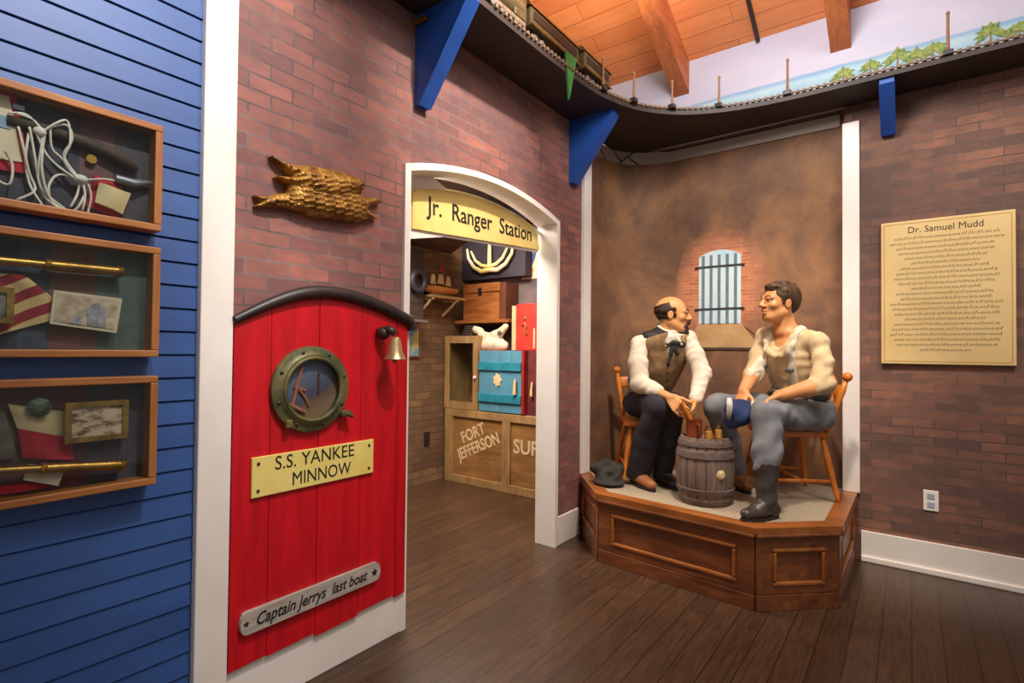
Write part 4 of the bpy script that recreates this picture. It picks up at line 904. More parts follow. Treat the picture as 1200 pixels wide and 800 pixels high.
for s_ in (-1, 1):
    obj('arm', MB().tube([(3.96, 3.26 + s_ * q[0], q[1]) for q in ((.0, 2.03), (.10, 2.02), (.20, 2.07), (.27, 2.16), (.29, 2.26))], [.024, .024, .02, .016, .012], 10), m_anc, an, smooth=True)
    obj('inner_arm', MB().tube([(3.95, 3.26 + s_ * q[0], q[1]) for q in ((.0, 2.06), (.09, 2.075), (.17, 2.13), (.23, 2.23))], [.018, .018, .014, .01], 10), m_anc, an, smooth=True)
obj('hanger', MB().tube([(3.96, 3.26, 2.53), (4.0, 3.26, 2.56)], .012, 8), m_black, an)
po = thing('wall_poster', 'pale poster with blue and orange figures on the right wall of the back room', 'poster', (4.11, 2.82, 1.93))
obj('sheet', cbox((4.112, 2.66, 1.93), (4.119, 2.985, 2.28)), m_paper, po)
obj('blue_figure', MB().prism([(2.95, 2.08), (2.90, 2.20), (2.86, 2.16), (2.80, 2.24), (2.83, 2.12), (2.86, 2.06)], (0, 0, 0), (0, 1, 0), (0, 0, 1), (1, 0, 0), 4.108, 4.113), M('poster_blue', (70, 90, 170), .7), po)
obj('orange_figure', MB().prism([(2.95, 1.99), (2.90, 2.04), (2.84, 2.02), (2.87, 1.96)], (0, 0, 0), (0, 1, 0), (0, 0, 1), (1, 0, 0), 4.108, 4.113), M('poster_orange', (224, 124, 66), .7), po)
sh = thing('bracket_shelf', 'small pale wooden shelf on two curved brackets under the model ship', 'shelf', (3.62, 3.56, 1.62))
obj('shelf_board', cbox((3.36, 3.44, 1.725), (3.82, 3.655, 1.75), .004), m_cab, sh)
for x in (3.40, 3.72): obj('shelf_bracket', MB().tube([(x, 3.47, 1.722), (x - .005, 3.53, 1.66), (x - .01, 3.64, 1.58)], .013, 8).beam((x, 3.45, 1.716), (x, 3.65, 1.716), .02, .016), m_stencil, sh, smooth=True)
ms = thing('model_ship', 'wooden model sailing ship with a red flag on the bracket shelf in the back room', 'model ship', (3.58, 3.55, 1.752))
s = SDF((3.34, 3.46, 1.745), (3.85, 3.64, 1.89), .005)
for k in range(12):
    f = k / 11; x = 3.39 + .40 * f; w = .055 * math.sin(PI * (.12 + .8 * f)) ** .6; s.el((x, 3.55, 1.815 + .02 * (2 * f - 1) ** 2), (.04, w, .048), k=.02)
s.half((3.6, 3.55, 1.842), (0, 0, 1))
obj('hull', s.mesh(), M('ship_hull_wood', (214, 146, 76), .5, 0, (184, 116, 54), 12), ms, smooth=True)
obj('keel_stand', cbox((3.45, 3.53, 1.752), (3.72, 3.57, 1.772)), M('green_stand', (80, 110, 66), .6), ms)
for x, h in ((3.48, .15), (3.58, .20), (3.68, .15)): obj('mast', MB().tube([(x, 3.55, 1.83), (x, 3.55, 1.84 + h)], .005, 8), m_post, ms)
for x, z, w in ((3.48, 1.86, .06), (3.58, 1.87, .075), (3.68, 1.86, .06)): obj('sail', MB().prism([(x - w * .6, z), (x + w * .6, z), (x + w * .35, z + .09), (x - w * .35, z + .09)], (0, 0, 0), (1, 0, 0), (0, 0, 1), (0, 1, 0), 3.535, 3.542), m_clothcream, ms)
obj('flag', MB().prism([(3.58, 2.0), (3.63, 1.99), (3.63, 2.035), (3.58, 2.04)], (0, 0, 0), (1, 0, 0), (0, 0, 1), (0, 1, 0), 3.548, 3.552), m_clothred, ms)
lk = thing('dark_locker', 'dark wooden wall locker at the upper left of the back room', 'cabinet', (3.1, 3.57, 1.5))
obj('carcass', cbox((2.75, 3.5, 1.5), (3.33, 3.658, 2.15), .004), M('dark_locker_wood', (70, 56, 48), .6, 0, (50, 40, 36), 6, (1, 1, 6)), lk)
obj('ledge', cbox((2.73, 3.46, 1.49), (3.35, 3.658, 1.515), .003), m_hoop, lk)
tag(obj('lifebuoy', MB().tube([(3.235 + .075 * math.cos(a), 3.47, 1.852 + .085 * math.sin(a)) for a in [2 * PI * k / 24 for k in range(24)]], .028, 10, closed=True), M('dark_rubber_ring', (58, 54, 60), .5), smooth='all'), 'dark round ring hung on the dark locker in the back room', 'ring')
tag(obj('loft_board', MB().prism([(2.86, 3.14), (2.85, 2.85), (3.40, 3.0), (3.82, 3.64), (3.0, 3.64)], (0, 0, 0), (1, 0, 0), (0, 1, 0), (0, 0, 1), 2.2, 2.24), M('loft_brown', (104, 80, 64), .7, 0, (76, 60, 52), 5)), 'dark brown board platform high under the back room ceiling', 'shelf')
p_ = thing('chart_picture', 'small blue and yellow chart hanging on the back room brick wall', 'picture', (3.31, 3.655, 1.18))
obj('frame', MB().ring([(3.19, 1.18), (3.43, 1.18), (3.43, 1.46), (3.19, 1.46)], [(3.205, 1.195), (3.415, 1.195), (3.415, 1.445), (3.205, 1.445)], (0, 0, 0), (1, 0, 0), (0, 0, 1), (0, 1, 0), 3.635, 3.659), m_post, p_)
obj('print', cbox((3.20, 3.648, 1.19), (3.42, 3.657, 1.45)), M('chart_print', (96, 150, 180), .7, 0, (208, 190, 110), 6, lo=.45, hi=.55), p_)
po_ = thing('black_outlet', 'black outlet plate low on the back room brick wall', 'outlet', (3.54, 3.66, .34))
obj('cover_plate', cbox((3.50, 3.648, .35), (3.57, 3.659, .475), .003), m_black, po_)
for z in (.39, .435): obj('socket', cbox((3.52, 3.645, z - .014), (3.55, 3.649, z + .014)), m_sole, po_)

# ------------------------------------------------------------------ display platform
PT = [(3.225, YA), (2.845, 1.505), (2.765, .600), (3.075, .268), (XC, .262)]
def inset(P, d):
    out = []
    for i, p in enumerate(P):
        p = Vector(p)
        if i == 0: e = (Vector(P[1]) - p).normalized(); n = Vector((-e.y, e.x)); q = p + n * d; q = q + e * ((YA - q.y) / e.y if abs(e.y) > .1 else 0); out.append(tuple(q)); continue
        if i == len(P) - 1: e = (p - Vector(P[i - 1])).normalized(); n = Vector((-e.y, e.x)); q = p + n * d; out.append((XC, q.y)); continue
        e1 = (p - Vector(P[i - 1])).normalized(); e2 = (Vector(P[i + 1]) - p).normalized(); n1 = Vector((-e1.y, e1.x)); n2 = Vector((-e2.y, e2.x)); b = (n1 + n2).normalized()
        out.append(tuple(p + b * (d / b.dot(n1))))
    return out
def ccw_inset(P, d): return inset(P, d)
tail = [(XC - .001, YA - .001)]
tail2 = [(XM - .003, .345), (XM - .003, 1.45), (XM - .12, 1.75), (3.6, YM - .01), (3.34, YM - .006), (3.34, YA - .001)]
pf = thing('display_platform', 'low many-sided stained wood platform with panelled sides carrying the two seated figures', 'platform', (3.3, 1.0, 0))
base = inset(PT, .028)
obj('base', MB().prism([(base[0][0], YA - .001)] + base[1:-1] + [(XC - .001, base[-1][1])] + tail, (0, 0, 0), (1, 0, 0), (0, 1, 0), (0, 0, 1), 0.0, .372), m_plat, pf)
ri = inset(PT, .085)
o0 = [(PT[0][0], YA - .001)] + PT[1:-1] + [(XC - .001, PT[-1][1])]; i0 = [(ri[0][0], YA - .001)] + ri[1:-1] + [(XC - .001, ri[-1][1])]
for k in range(4): obj('rim_board', MB().prism([o0[k], o0[k + 1], i0[k + 1], i0[k]], (0, 0, 0), (1, 0, 0), (0, 1, 0), (0, 0, 1), .374, .405), m_platt, pf)
for k in range(4):
    a = Vector(inset(PT, .012)[k]).to_3d(); b = Vector(inset(PT, .012)[k + 1]).to_3d(); a.z = b.z = .364
    obj('cove_moulding', MB().beam(a, b, .03, .022, bev=.008), m_plat, pf)
t = NT('speckled_carpet'); c = t.ramp(t.noise(t.coord(), 160, 3, .7), [(.36, (118, 104, 88)), (.5, (164, 148, 124)), (.64, (190, 172, 146))]); t.bump(t.noise(t.coord(), 200, 2), .5, .004); m_carpet = t.fin(c, .95)
obj('carpet', MB().prism([(i0[0][0], YA - .001)] + i0[1:-1] + [(XC - .001, i0[-1][1]), (XM - .003, .345), (XM - .003, 1.45), (XM - .02, 1.6), (XM - .10, 1.75), (XM - .25, 1.835), (3.5, YM - .004), (3.34, YM - .004), (3.34, YA - .001)], (0, 0, 0), (1, 0, 0), (0, 1, 0), (0, 0, 1), .373, .40), m_carpet, pf)
def panel(p, q, margins):
    p, q = Vector((*p, 0)), Vector((*q, 0)); d = (q - p).normalized(); n = Vector((d.y, -d.x, 0)); L = (q - p).length; z = (0, 0, 1)
    if n.dot(Vector((3.4, 1.0, 0)) - p) > 0: n = -n
    a, b = margins; lo, hi = .115, .30
    fb = lambda s0, s1, z0, z1, t_=.012: MB().fbox(p, d, n, z, (s0, -.004, z0), (s1, t_, z1), 0, .002)
    obj('skirt', fb(0, L, .0005, .075, .016), m_plat, pf)
    obj('panel_rail', fb(.0, L, .078, lo), m_plat, pf); obj('panel_rail', fb(.0, L, hi, .352), m_plat, pf)
    obj('panel_stile', fb(.0, a, lo, hi), m_plat, pf); obj('panel_stile', fb(L - b, L, lo, hi), m_plat, pf)
    mo = MB(); w = .022
    for (s0, z0), (s1, z1) in (((a, lo + w / 2), (L - b, lo + w / 2)), ((a, hi - w / 2), (L - b, hi - w / 2))): mo.beam(p + d * s0 + n * .008 + Vector((0, 0, z0)), p + d * s1 + n * .008 + Vector((0, 0, z1)), .018, w, bev=.007)
    for s0 in (a + w / 2, L - b - w / 2): mo.beam(p + d * s0 + n * .008 + Vector((0, 0, lo + w)), p + d * s0 + n * .008 + Vector((0, 0, hi - w)), .018, w, up=tuple(n), bev=.007)
    obj('panel_moulding', mo, m_platt, pf)
panel(base[0], base[1], (.06, .07)); panel(base[1], base[2], (.085, .085)); panel(base[2], base[3], (.085, .07)); panel(base[3], base[4], (.08, .06))

# ------------------------------------------------------------------ barrel and what stands on it
BC = Vector((3.105, .945, .40))
br = thing('barrel', 'small old grey-brown wooden barrel standing between the two seated men', 'barrel', BC)
H = .372
def rb_(h): return .132 + .026 * math.sin(PI * h / H)
NS = 18; vs = []; mb = MB()
for k in range(NS):
    a0, a1 = 2 * PI * k / NS + .012, 2 * PI * (k + 1) / NS - .012; V = []
    for i in range(9):
        h = H * i / 8
        for a, r in ((a0, rb_(h)), ((a0 + a1) / 2, rb_(h) + .0015), (a1, rb_(h)), (a1, rb_(h) - .012), (a0, rb_(h) - .012)): V.append((BC.x + r * math.cos(a), BC.y + r * math.sin(a), BC.z + h))
    F = [(i * 5 + j, i * 5 + (j + 1) % 5, (i + 1) * 5 + (j + 1) % 5, (i + 1) * 5 + j) for i in range(8) for j in range(5)] + [tuple(range(5)), tuple(40 + j for j in range(5))]
    mb.add(V, F)
obj('staves', mb, m_barrel, br, smooth=True)
for h0, h1 in ((.012, .04), (.062, .095), (.262, .305), (.325, .358)):
    obj('hoop', MB().lathe([(rb_(h0) + .002, h0), (rb_(h0) + .008, h0 + .003), (rb_((h0 + h1) / 2) + .009, (h0 + h1) / 2), (rb_(h1) + .008, h1 - .003), (rb_(h1) + .002, h1)], BC, n=36), m_hoop, br, smooth=True)
obj('lid', MB().lathe([(.118, .345), (.118, .362)], BC, n=30), m_barrel, br)
bdir = Vector((-.66, -.75, 0)).normalized(); bp = BC + bdir * (rb_(.17) - .004) + Vector((0, 0, .185))
obj('bung', MB().lathe([(.026, 0), (.026, .006), (.016, .010), (.013, .016)], bp, bdir, 14), m_stencil, br, label='pale round bung on the barrel side')
ZT = BC.z + .363
mg = thing('mug', 'red-brown mug with a wooden stick in it, on the barrel', 'mug', (3.068, .995, ZT))
obj('mug_body', MB().lathe([(.038, 0), (.043, .004), (.042, .05), (.044, .098), (.046, .104), (.040, .105), (.038, .02)], (3.068, .995, ZT), n=24), m_copper, mg, smooth=True)
obj('mug_handle', MB().tube([(3.068 - .03, .995 - .028, ZT + .085), (3.068 - .052, .995 - .048, ZT + .075), (3.068 - .052, .995 - .048, ZT + .035), (3.068 - .03, .995 - .028, ZT + .025)], .006, 8), m_copper, mg, smooth=True)
tag(obj('stirring_stick', MB().tube([(3.075, .985, ZT + .03), (3.045, 1.02, ZT + .125), (3.015, 1.055, ZT + .20)], [.010, .011, .013], 10), m_chair, smooth=True), 'wooden stick leaning out of the red-brown mug on the barrel', 'stick')
for x, y, lb, h in ((3.042, .905, 'amber glass jar on the barrel next to the red-brown mug', .075), (3.085, .865, 'paler small glass jar on the right of the barrel top', .085)):
    j = thing('glass_jar', lb, 'jar', (x, y, ZT), 0, 'glass jars on the barrel')
    obj('jar_glass', MB().lathe([(.018, .001), (.023, .004), (.023, h * .7), (.016, h * .86), (.017, h)], (x, y, ZT), n=20), m_jar, j, smooth=True)
    obj('contents', MB().lathe([(.017, .005), (.0195, .008), (.0195, h * .6), (.017, h * .62)], (x, y, ZT), n=18), M('amber_liquid', (240, 214, 140), .4), j, smooth=True)

# ------------------------------------------------------------------ chairs (built facing -y)
def make_chair(lb):
    t_ = thing('wooden_chair', lb, 'chair', (0, 0, 0), 0, 'honey wood chairs')
    mb = MB(); P = [(-.185, -.17), (-.12, -.195), (.12, -.195), (.185, -.17), (.175, .13), (.14, .18), (-.14, .18), (-.175, .13)]
    bm = bmesh.new(); b0 = MB().prism(P, (0, 0, 0), (1, 0, 0), (0, 1, 0), (0, 0, 1), .367, .40)
    me = bpy.data.meshes.new('x'); me.from_pydata(b0.v, [], b0.f); bm.from_mesh(me); bmesh.ops.bevel(bm, geom=list(bm.edges), offset=.008, segments=2, affect='EDGES'); mb.frombm(bm); bpy.data.meshes.remove(me)
    obj('seat', mb, m_chair, t_, local=True, smooth=True)
    F = {}
    for sx in (-1, 1):
        for sy in (-1, 1):
            a = Vector((sx * .135, sy * .13, .372)); b = Vector((sx * .195, sy * .195, 0)); F[sx, sy] = (a, b)
            obj('leg', MB().tube([a, a.lerp(b, .1), a.lerp(b, .3), a.lerp(b, .6), a.lerp(b, .9), b], [.012, .014, .019, .017, .013, .011], 12), m_chair, t_, local=True, smooth='all')
    at_ = lambda k, f: F[k][0].lerp(F[k][1], f)
    for sx in (-1, 1): obj('stretcher', MB().tube([at_((sx, -1), .68), at_((sx, -1), .68).lerp(at_((sx, 1), .68), .5), at_((sx, 1), .68)], [.008, .012, .008], 10), m_chair, t_, local=True, smooth='all')
    obj('stretcher', MB().tube([at_((-1, -1), .55), at_((1, -1), .55)], .0095, 10), m_chair, t_, local=True, smooth='all')
    obj('stretcher', MB().tube([at_((-1, -1), .68).lerp(at_((-1, 1), .68), .5), at_((1, -1), .68).lerp(at_((1, 1), .68), .5)], .009, 10), m_chair, t_, local=True, smooth='all')
    for sx in (-1, 1):
        a, b = Vector((sx * .145, .15, .385)), Vector((sx * .18, .245, .70))
        p = obj('back_post', MB().tube([a, a.lerp(b, .15), a.lerp(b, .5), a.lerp(b, .8), b], [.013, .018, .016, .019, .012], 12), m_chair, t_, local=True, smooth='all')
        d = (b - a).normalized(); obj('finial', MB().ball(b + d * .018, .027, 0, 14), m_chair, p, local=True, smooth='all')
    obj('crest_rail', MB().beam((-.172, .226, .635), (.172, .226, .635), .018, .07, bev=.006, up=(0, .29, 1)), m_chair, t_, local=True, smooth=True)
    for x in (-.09, -.03, .03, .09): obj('spindle', MB().tube([(x, .155, .39), (x * 1.1, .19, .5), (x * 1.12, .216, .61)], [.007, .009, .007], 8), m_chair, t_, local=True, smooth='all')
    return t_
ch = make_chair('honey wood chair under the man in the white shirt, back turned to the corner')
ch.location = (3.435, 1.42, .40); ch.rotation_euler = (0, 0, math.radians(-57))
dup(ch, (3.60, .60, .40), math.radians(-147), 'honey wood chair seen from the side under the man in the cream shirt')
# black hat lying on the platform
s = SDF((2.98, 1.42, .395), (3.26, 1.70, .56), .005); hc = (3.11, 1.56)
s.el((hc[0], hc[1], .455), (.082, .085, .06), k=.02).el((hc[0] - .015, hc[1] - .02, .42), (.10, .10, .022), k=.02)
s.rc((hc[0] - .06, hc[1] + .06, .50), (hc[0] + .03, hc[1] + .02, .525), .03, .03, .03).rc((hc[0] + .05, hc[1] - .06, .49), (hc[0] + .06, hc[1] - .02, .52), .03, .02, .03)
s.rc((hc[0] - .09, hc[1] + .0, .50), (hc[0] - .05, hc[1] - .04, .46), .016, .012, .02, 'sub').rc((hc[0] - .02, hc[1] - .09, .50), (hc[0] - .05, hc[1] - .04, .46), .016, .012, .02, 'sub')
s.folds(.004, 60, seed=8); s.half((0, 0, .402), (0, 0, 1), 1)
tag(obj('crumpled_hat', s.mesh(), m_hat, smooth='all'), 'crumpled black felt hat lying on the left end of the platform', 'hat')
# ------------------------------------------------------------------ the two seated figures
V3 = lambda *a: np.array(a, float)
class Head:
    def __init__(s, c, f, up=(0, 0, 1), k=1.0):
        s.c = V3(*c); s.f = nrm(f); u = V3(*up); s.r = nrm(np.cross(s.f, u)); s.u = nrm(np.cross(s.r, s.f)); s.A = [s.r, s.f, s.u]; s.k = k
    def p(s, x, y, z): return s.c + s.k * (x * s.r + y * s.f + z * s.u)
    def el(s, S, c, r, k=.012, op='add'): S.el(s.p(*c), [s.k * q for q in r], s.A, k, op)
    def rc(s, S, a, b, ra, rb=None, k=.01, op='add', flat=None): S.rc(s.p(*a), s.p(*b), s.k * ra, s.k * (ra if rb is None else rb), k, op, flat)
    def build(s, S, neck, jaw=1.0):
        S.rc(s.p(0, -.022, -.055), neck, .052, .058, .03)
        s.el(S, (0, -.014, .030), (.074, .096, .084), .02); s.el(S, (0, .030, -.030), (.058, .060, .086), .03)
        s.el(S, (0, .055, -.092), (.030 * jaw, .026, .022), .03)
        for q in (-1, 1):
            s.rc(S, (q * .052, -.005, -.055), (q * .022, .058, -.092), .018, .016, .03)
            s.el(S, (q * .042, .062, -.022), (.020, .020, .018), .02)
            s.el(S, (q * .029, .098, .006), (.015, .012, .010), .012, 'sub')
            s.el(S, (q * .029, .0745, .005), (.0125, .0125, .0115), .004); s.el(S, (q * .029, .079, .0135), (.0145, .0115, .006), .004)
            s.rc(S, (q * .014, .092, .021), (q * .044, .076, .020), .010, .009, .01)
            s.el(S, (q * .077, -.006, -.008), (.010, .019, .030), .008); s.el(S, (q * .088, .0, -.008), (.006, .011, .02), .005, 'sub')
            s.el(S, (q * .012, .102, -.030), (.010, .011, .008), .008)
        s.rc(S, (0, .086, .016), (0, .112, -.024), .009, .0125, .012)
        s.el(S, (0, .094, -.055), (.023, .010, .006), .006); s.el(S, (0, .091, -.068), (.019, .010, .0065), .006)
        s.rc(S, (-.022, .104, -.061), (.022, .104, -.061), .003, .003, .004, 'sub')
def hand(S, wrist, d, n, side, curl, thumb=(.55, .75, .35), sc=1.0, spread=.0):
    """palm plus four unequal bent fingers and a thumb leaving the side of the palm"""
    wrist = V3(*wrist); d = nrm(d); n = np.array(n, float); n = nrm(n - d * (n @ d)); w = np.cross(n, d) * side
    Ls = [.068, .078, .072, .056]
    for i in range(4):
        o = (1.5 - i) * .0205 * sc; b = wrist + d * (.088 - .004 * abs(i - 1.2)) * sc + w * o
        S.rc(wrist + w * o * .6 + d * .012, b, .0135 * sc, .0112 * sc, .010)
        p = b; A = 0
        for j, (fr, rr) in enumerate(((.45, .0094), (.31, .0084), (.24, .0074))):
            A += curl[i][j] if hasattr(curl[0], '__len__') else curl[j]
            dd = d * math.cos(A) + n * math.sin(A) + w * spread * (1.5 - i); q = p + nrm(dd) * Ls[i] * fr * sc
            S.rc(p, q, rr * sc, (rr - .0008) * sc, .0035); p = q
    b = wrist + d * .022 * sc + w * .024 * sc; t_ = nrm(d * thumb[0] + w * thumb[1] + n * thumb[2])
    S.rc(wrist + d * .012, b, .015 * sc, .0145 * sc, .012); q = b + t_ * .042 * sc; S.rc(b, q, .0135 * sc, .011 * sc, .006)
    t2 = nrm(t_ + d * .55 + n * .15); q2 = q + t2 * .031 * sc; S.rc(q, q2, .0105 * sc, .0095 * sc, .004); S.rc(q2, q2 + nrm(t2 + n * .3) * .022 * sc, .0095 * sc, .0078 * sc, .004)
def axes(J):
    l = nrm(J['shL'] - J['shR']); u = J['neck'] - J['waist']; f = nrm(np.cross(l, u)); u = nrm(np.cross(f, l)); return [l, f, u]
def torso(S, J, g=0, pelvis=True, shoulders=True, k=.04):
    A = axes(J); ch = J['chest']; w = J['waist']
    S.el(ch, (.160 + g, .105 + g, .165 + g), A, k); S.el((ch + w) / 2, (.150 + g, .108 + g, .15 + g), A, k); S.el(w, (.145 + g, .108 + g, .12 + g), A, k)
    if pelvis: S.el(J['pelvis'], (.155 + g, .12 + g, .10 + g), A, k)
    if shoulders:
        mid = (J['shL'] + J['shR']) / 2 + A[2] * .02
        for q in ('shL', 'shR'): S.rc(mid, J[q], .064 + g, .048 + g, .03); S.rc(J['neck'] - A[2] * .02, J[q] + A[2] * .0, .038 + g * .6, .042 + g, .03)
def limbs(S, J, g=0):
    for q in 'LR':
        S.chain([J['sh' + q], J['elb' + q], J['wr' + q]], [.046 + g, .038 + g, .027 + g], .015)
        S.chain([J['hip' + q], J['knee' + q], J['ank' + q]], [.070 + g, .052 + g, .030 + g], .02)
def shoe(nm, root, heel, toe, ank, mat_, shaft=None, label=None):
    heel, toe, ank = V3(*heel), V3(*toe), V3(*ank); d = toe - heel; L = np.linalg.norm(d); dn = d / L; z = V3(0, 0, 1); zf = .40
    hi = max(ank[2] + .06, (shaft[2] + .03) if shaft is not None else 0)
    lo = np.minimum(np.minimum(heel, toe), ank) - .09; up = np.maximum(np.maximum(heel, toe), ank) + .09
    if shaft is not None: lo = np.minimum(lo, shaft - .09); up = np.maximum(up, shaft + .09)
    S = SDF((lo[0], lo[1], zf - .005), (up[0], up[1], hi), .0045)
    S.rc(heel + dn * .045 + z * .048, heel + dn * L * .5 + z * .05, .040, .038, .02); S.rc(heel + dn * L * .5 + z * .046, toe - dn * .045 + z * .036, .041, .033, .02, flat=((0, 0, 1), .85))
    S.rc(heel + dn * .06 + z * .06, ank + z * .01, .042, .044, .02)
    if shaft is not None: S.rc(ank, shaft, .046, .060, .02); S.folds(.0022, 70, seed=2)
    S.half((0, 0, zf + .014), z, 1)
    if shaft is not None: S.half(shaft, nrm(shaft - ank), -1)
    o = obj(nm, S.mesh(), mat_, root, smooth='all', label=label)
    sd = np.cross(z, dn); P = []
    for k in range(28):
        a = 2 * PI * k / 28; x = math.cos(a); y = math.sin(a); t_ = .5 - .5 * x; wdt = .035 + .009 * math.sin(PI * min(1, max(0, t_ * 1.15 - .1))) + (.002 if t_ > .5 else -.002)
        q = heel + d * t_ * .985 - dn * .001 + sd * y * wdt; P.append((q[0], q[1]))
    obj('sole', MB().prism(P, (0, 0, 0), (1, 0, 0), (0, 1, 0), (0, 0, 1), zf + .001, zf + .017), m_sole, o)
    hb = [tuple((heel + dn * (.0 + .055 * (.5 - .5 * math.cos(a))) + sd * .034 * math.sin(a))[:2]) for a in [2 * PI * k / 14 for k in range(14)]]
    return o
def eyes(root, hd):
    for q in (-1, 1):
        e = obj('eye', MB().ball(hd.p(q * .029, .0762, .004), .0120, 0, 14), m_eyew, root, smooth='all')
        obj('iris', MB().ball(hd.p(q * .029, .0838, .004), .0062, 0, 10), m_iris, e, smooth='all')

# ---- man in the white shirt
J = {k: V3(*v) for k, v in dict(pelvis=(3.43, 1.42, .915), waist=(3.42, 1.40, 1.05), chest=(3.365, 1.300, 1.235), neck=(3.342, 1.250, 1.372), shR=(3.208, 1.395, 1.300), shL=(3.405, 1.142, 1.338),
     elbR=(3.150, 1.362, 1.050), wrR=(3.062, 1.135, .985), elbL=(3.372, 1.045, 1.115), wrL=(3.205, 1.035, .955), hipR=(3.365, 1.455, .905), hipL=(3.465, 1.345, .905), kneeR=(3.098, 1.222, .925), kneeL=(3.20, 1.158, .925),
     ankR=(3.222, 1.398, .48), ankL=(3.335, 1.285, .48)).items()}
m1 = thing('person', 'seated balding man with moustache in white shirt, tan vest and black tie', 'person', (3.30, 1.35, .40))
hd = Head((3.338, 1.224, 1.492), (.279, -.953, -.03), k=.99)
S = SDF((2.92, .93, .42), (3.62, 1.62, 1.66), .0045); torso(S, J, -.022); limbs(S, J, -.004)
for q in 'LR': S.rc(J['ank' + q], J['ank' + q] + V3(-.045, -.055, -.035), .028, .022, .02)
hd.build(S, J['neck'])
hand(S, J['wrR'], (-.32, -.72, -.62), (.25, -.55, -.6), -1, (.45, .6, .4), (.7, .55, .5))
hand(S, J['wrL'], (-.66, -.12, -.62), (-.3, .75, -.1), 1, (.5, .6, .45), (.6, .6, .5))
obj('body', S.mesh(), m_skin2, m1, smooth='all'); eyes(m1, hd)
S = SDF((2.98, .95, .95), (3.60, 1.56, 1.46), .0048); torso(S, J, -.004, False)
S.chain([J['shR'], (J['shR'] + J['elbR']) / 2 + V3(-.01, .005, 0), J['elbR'] + V3(0, 0, .0), J['elbR'] * .52 + J['wrR'] * .48 + V3(0, 0, .004)], [.050, .060, .060, .044], .018)
S.chain([J['shL'], (J['shL'] + J['elbL']) / 2, J['elbL'] + V3(0, 0, .0), J['elbL'] * .22 + J['wrL'] * .78], [.048, .056, .055, .040], .018)
for q, c_ in (('R', .50), ('L', .78)):
    a, b = J['elb' + q], J['wr' + q]; S.rc(a + (b - a) * (c_ - .05), a + (b - a) * (c_ + .10), .041, .040, .012)
S.folds(.0016, 95, ((.5, .6, 1), (1, -.4, .3)), 5); S.folds(.0022, 42, ((1, -.5, .5), (.3, 1, .3)), 15)
obj('shirt', S.mesh(), m_shirt, m1, smooth='all')
A = axes(J)
S = SDF((3.2, 1.1, 1.28), (3.5, 1.4, 1.46), .004); up = nrm(hd.p(0, -.02, -.05) - J['neck'])
for k in range(16):
    a0, a1 = [2 * PI * (k + i) / 16 for i in (0, 1)]; f_ = lambda a: J['neck'] + up * (.040 - .012 * math.sin(a)) + (A[0] * math.cos(a) + A[1] * math.sin(a)) * .058
    S.rc(f_(a0), f_(a1), .0165, .0165, .004); S.rc(f_(a0) - up * .02, f_(a1) - up * .02, .0175, .0175, .004)
for q in (-1, 1): S.rc(J['neck'] + A[1] * .066 + A[0] * q * .014 + up * .012, J['neck'] + A[1] * .096 + A[0] * q * .052 - up * .036, .014, .010, .008)
obj('collar', S.mesh(), m_shirt, m1, smooth='all')
def vest(nm, mt, front):
    S = SDF((3.12, 1.02, .92), (3.62, 1.58, 1.42), .0048); torso(S, J, .010, True, False)
    for q in ('shL', 'shR'): S.rc(J['neck'] - A[2] * .012, J['neck'] * .35 + J[q] * .65 + A[2] * .004, .050, .050, .02); S.rc(J['neck'] * .4 + J[q] * .6, J[q] * .5 + J['chest'] * .5, .052, .07, .03); S.rc((J['shL'] + J['shR']) / 2 + A[2] * .015, (J['shL'] + J['shR']) * .2 + J[q] * .6, .076, .062, .03)
    for q in ('shL', 'shR'): S.el(J[q] + (J[q] - J['chest']) * .20 - A[2] * .03, (.052, .08, .09), A, .01, 'sub')
    S.rc(J['neck'] + A[2] * .03, J['neck'] + A[2] * .12, .064, .09, .01, 'sub'); S.rc(J['neck'] + A[1] * .10, J['chest'] + A[1] * .14 + A[2] * .03, .056, .008, .01, 'sub')
    c0 = J['chest'] - A[1] * .005 + A[2] * .05; S.half(c0, A[1] - .55 * A[2], 1 if front else -1); S.half(J['waist'] - A[2] * .10, A[2], 1)
    S.folds(.004, 52, ((1, .3, .8), (.2, 1, .4)), 9); return obj(nm, S.mesh(), mt, m1, smooth='all')
vf = vest('vest_front', m_vest, True); vest('vest_back', m_vestback, False)
mb = MB()
for k in range(4):
    p = J['chest'] + A[1] * (.121 + .003 * (k > 0)) + A[2] * (-.02 - .055 * k) + A[0] * .004; mb = MB().ball(p, .007, 0, 10); obj('button', mb, m_sole, vf, smooth='all')
S = SDF((3.15, 1.0, 1.1), (3.45, 1.35, 1.42), .004); n0 = J['neck'] + A[1] * .100 - A[2] * .020
S.el(n0, (.018, .014, .016), A, .004)
for q in (-1, 1): S.rc(n0, n0 + A[0] * q * .055 + A[2] * (-.020 if q > 0 else -.014), .012, .023, .006, flat=(A[1], .6)); S.rc(n0, n0 + A[0] * q * .022 - A[2] * .07 + A[1] * .022, .010, .014, .006, flat=(A[1], .5))
S.rc(n0, J['chest'] + A[1] * .122 - A[2] * .0, .010, .012, .006, flat=(A[1], .6))
obj('necktie', S.mesh(), m_tie, m1, smooth='all')
S = SDF((2.98, 1.0, .43), (3.62, 1.60, 1.04), .005); S.el(J['pelvis'], (.172, .135, .105), A, .03)
S.chain([J['hipR'], J['kneeR'], J['kneeR'] * .5 + J['ankR'] * .5 + V3(.004, .01, 0), J['ankR'] + V3(.0, 0, -.005)], [.092, .074, .078, .076], .025)
S.chain([J['hipL'], J['kneeL'], J['kneeL'] * .5 + J['ankL'] * .5, J['ankL'] + V3(0, 0, -.005)], [.092, .072, .062, .060], .025)
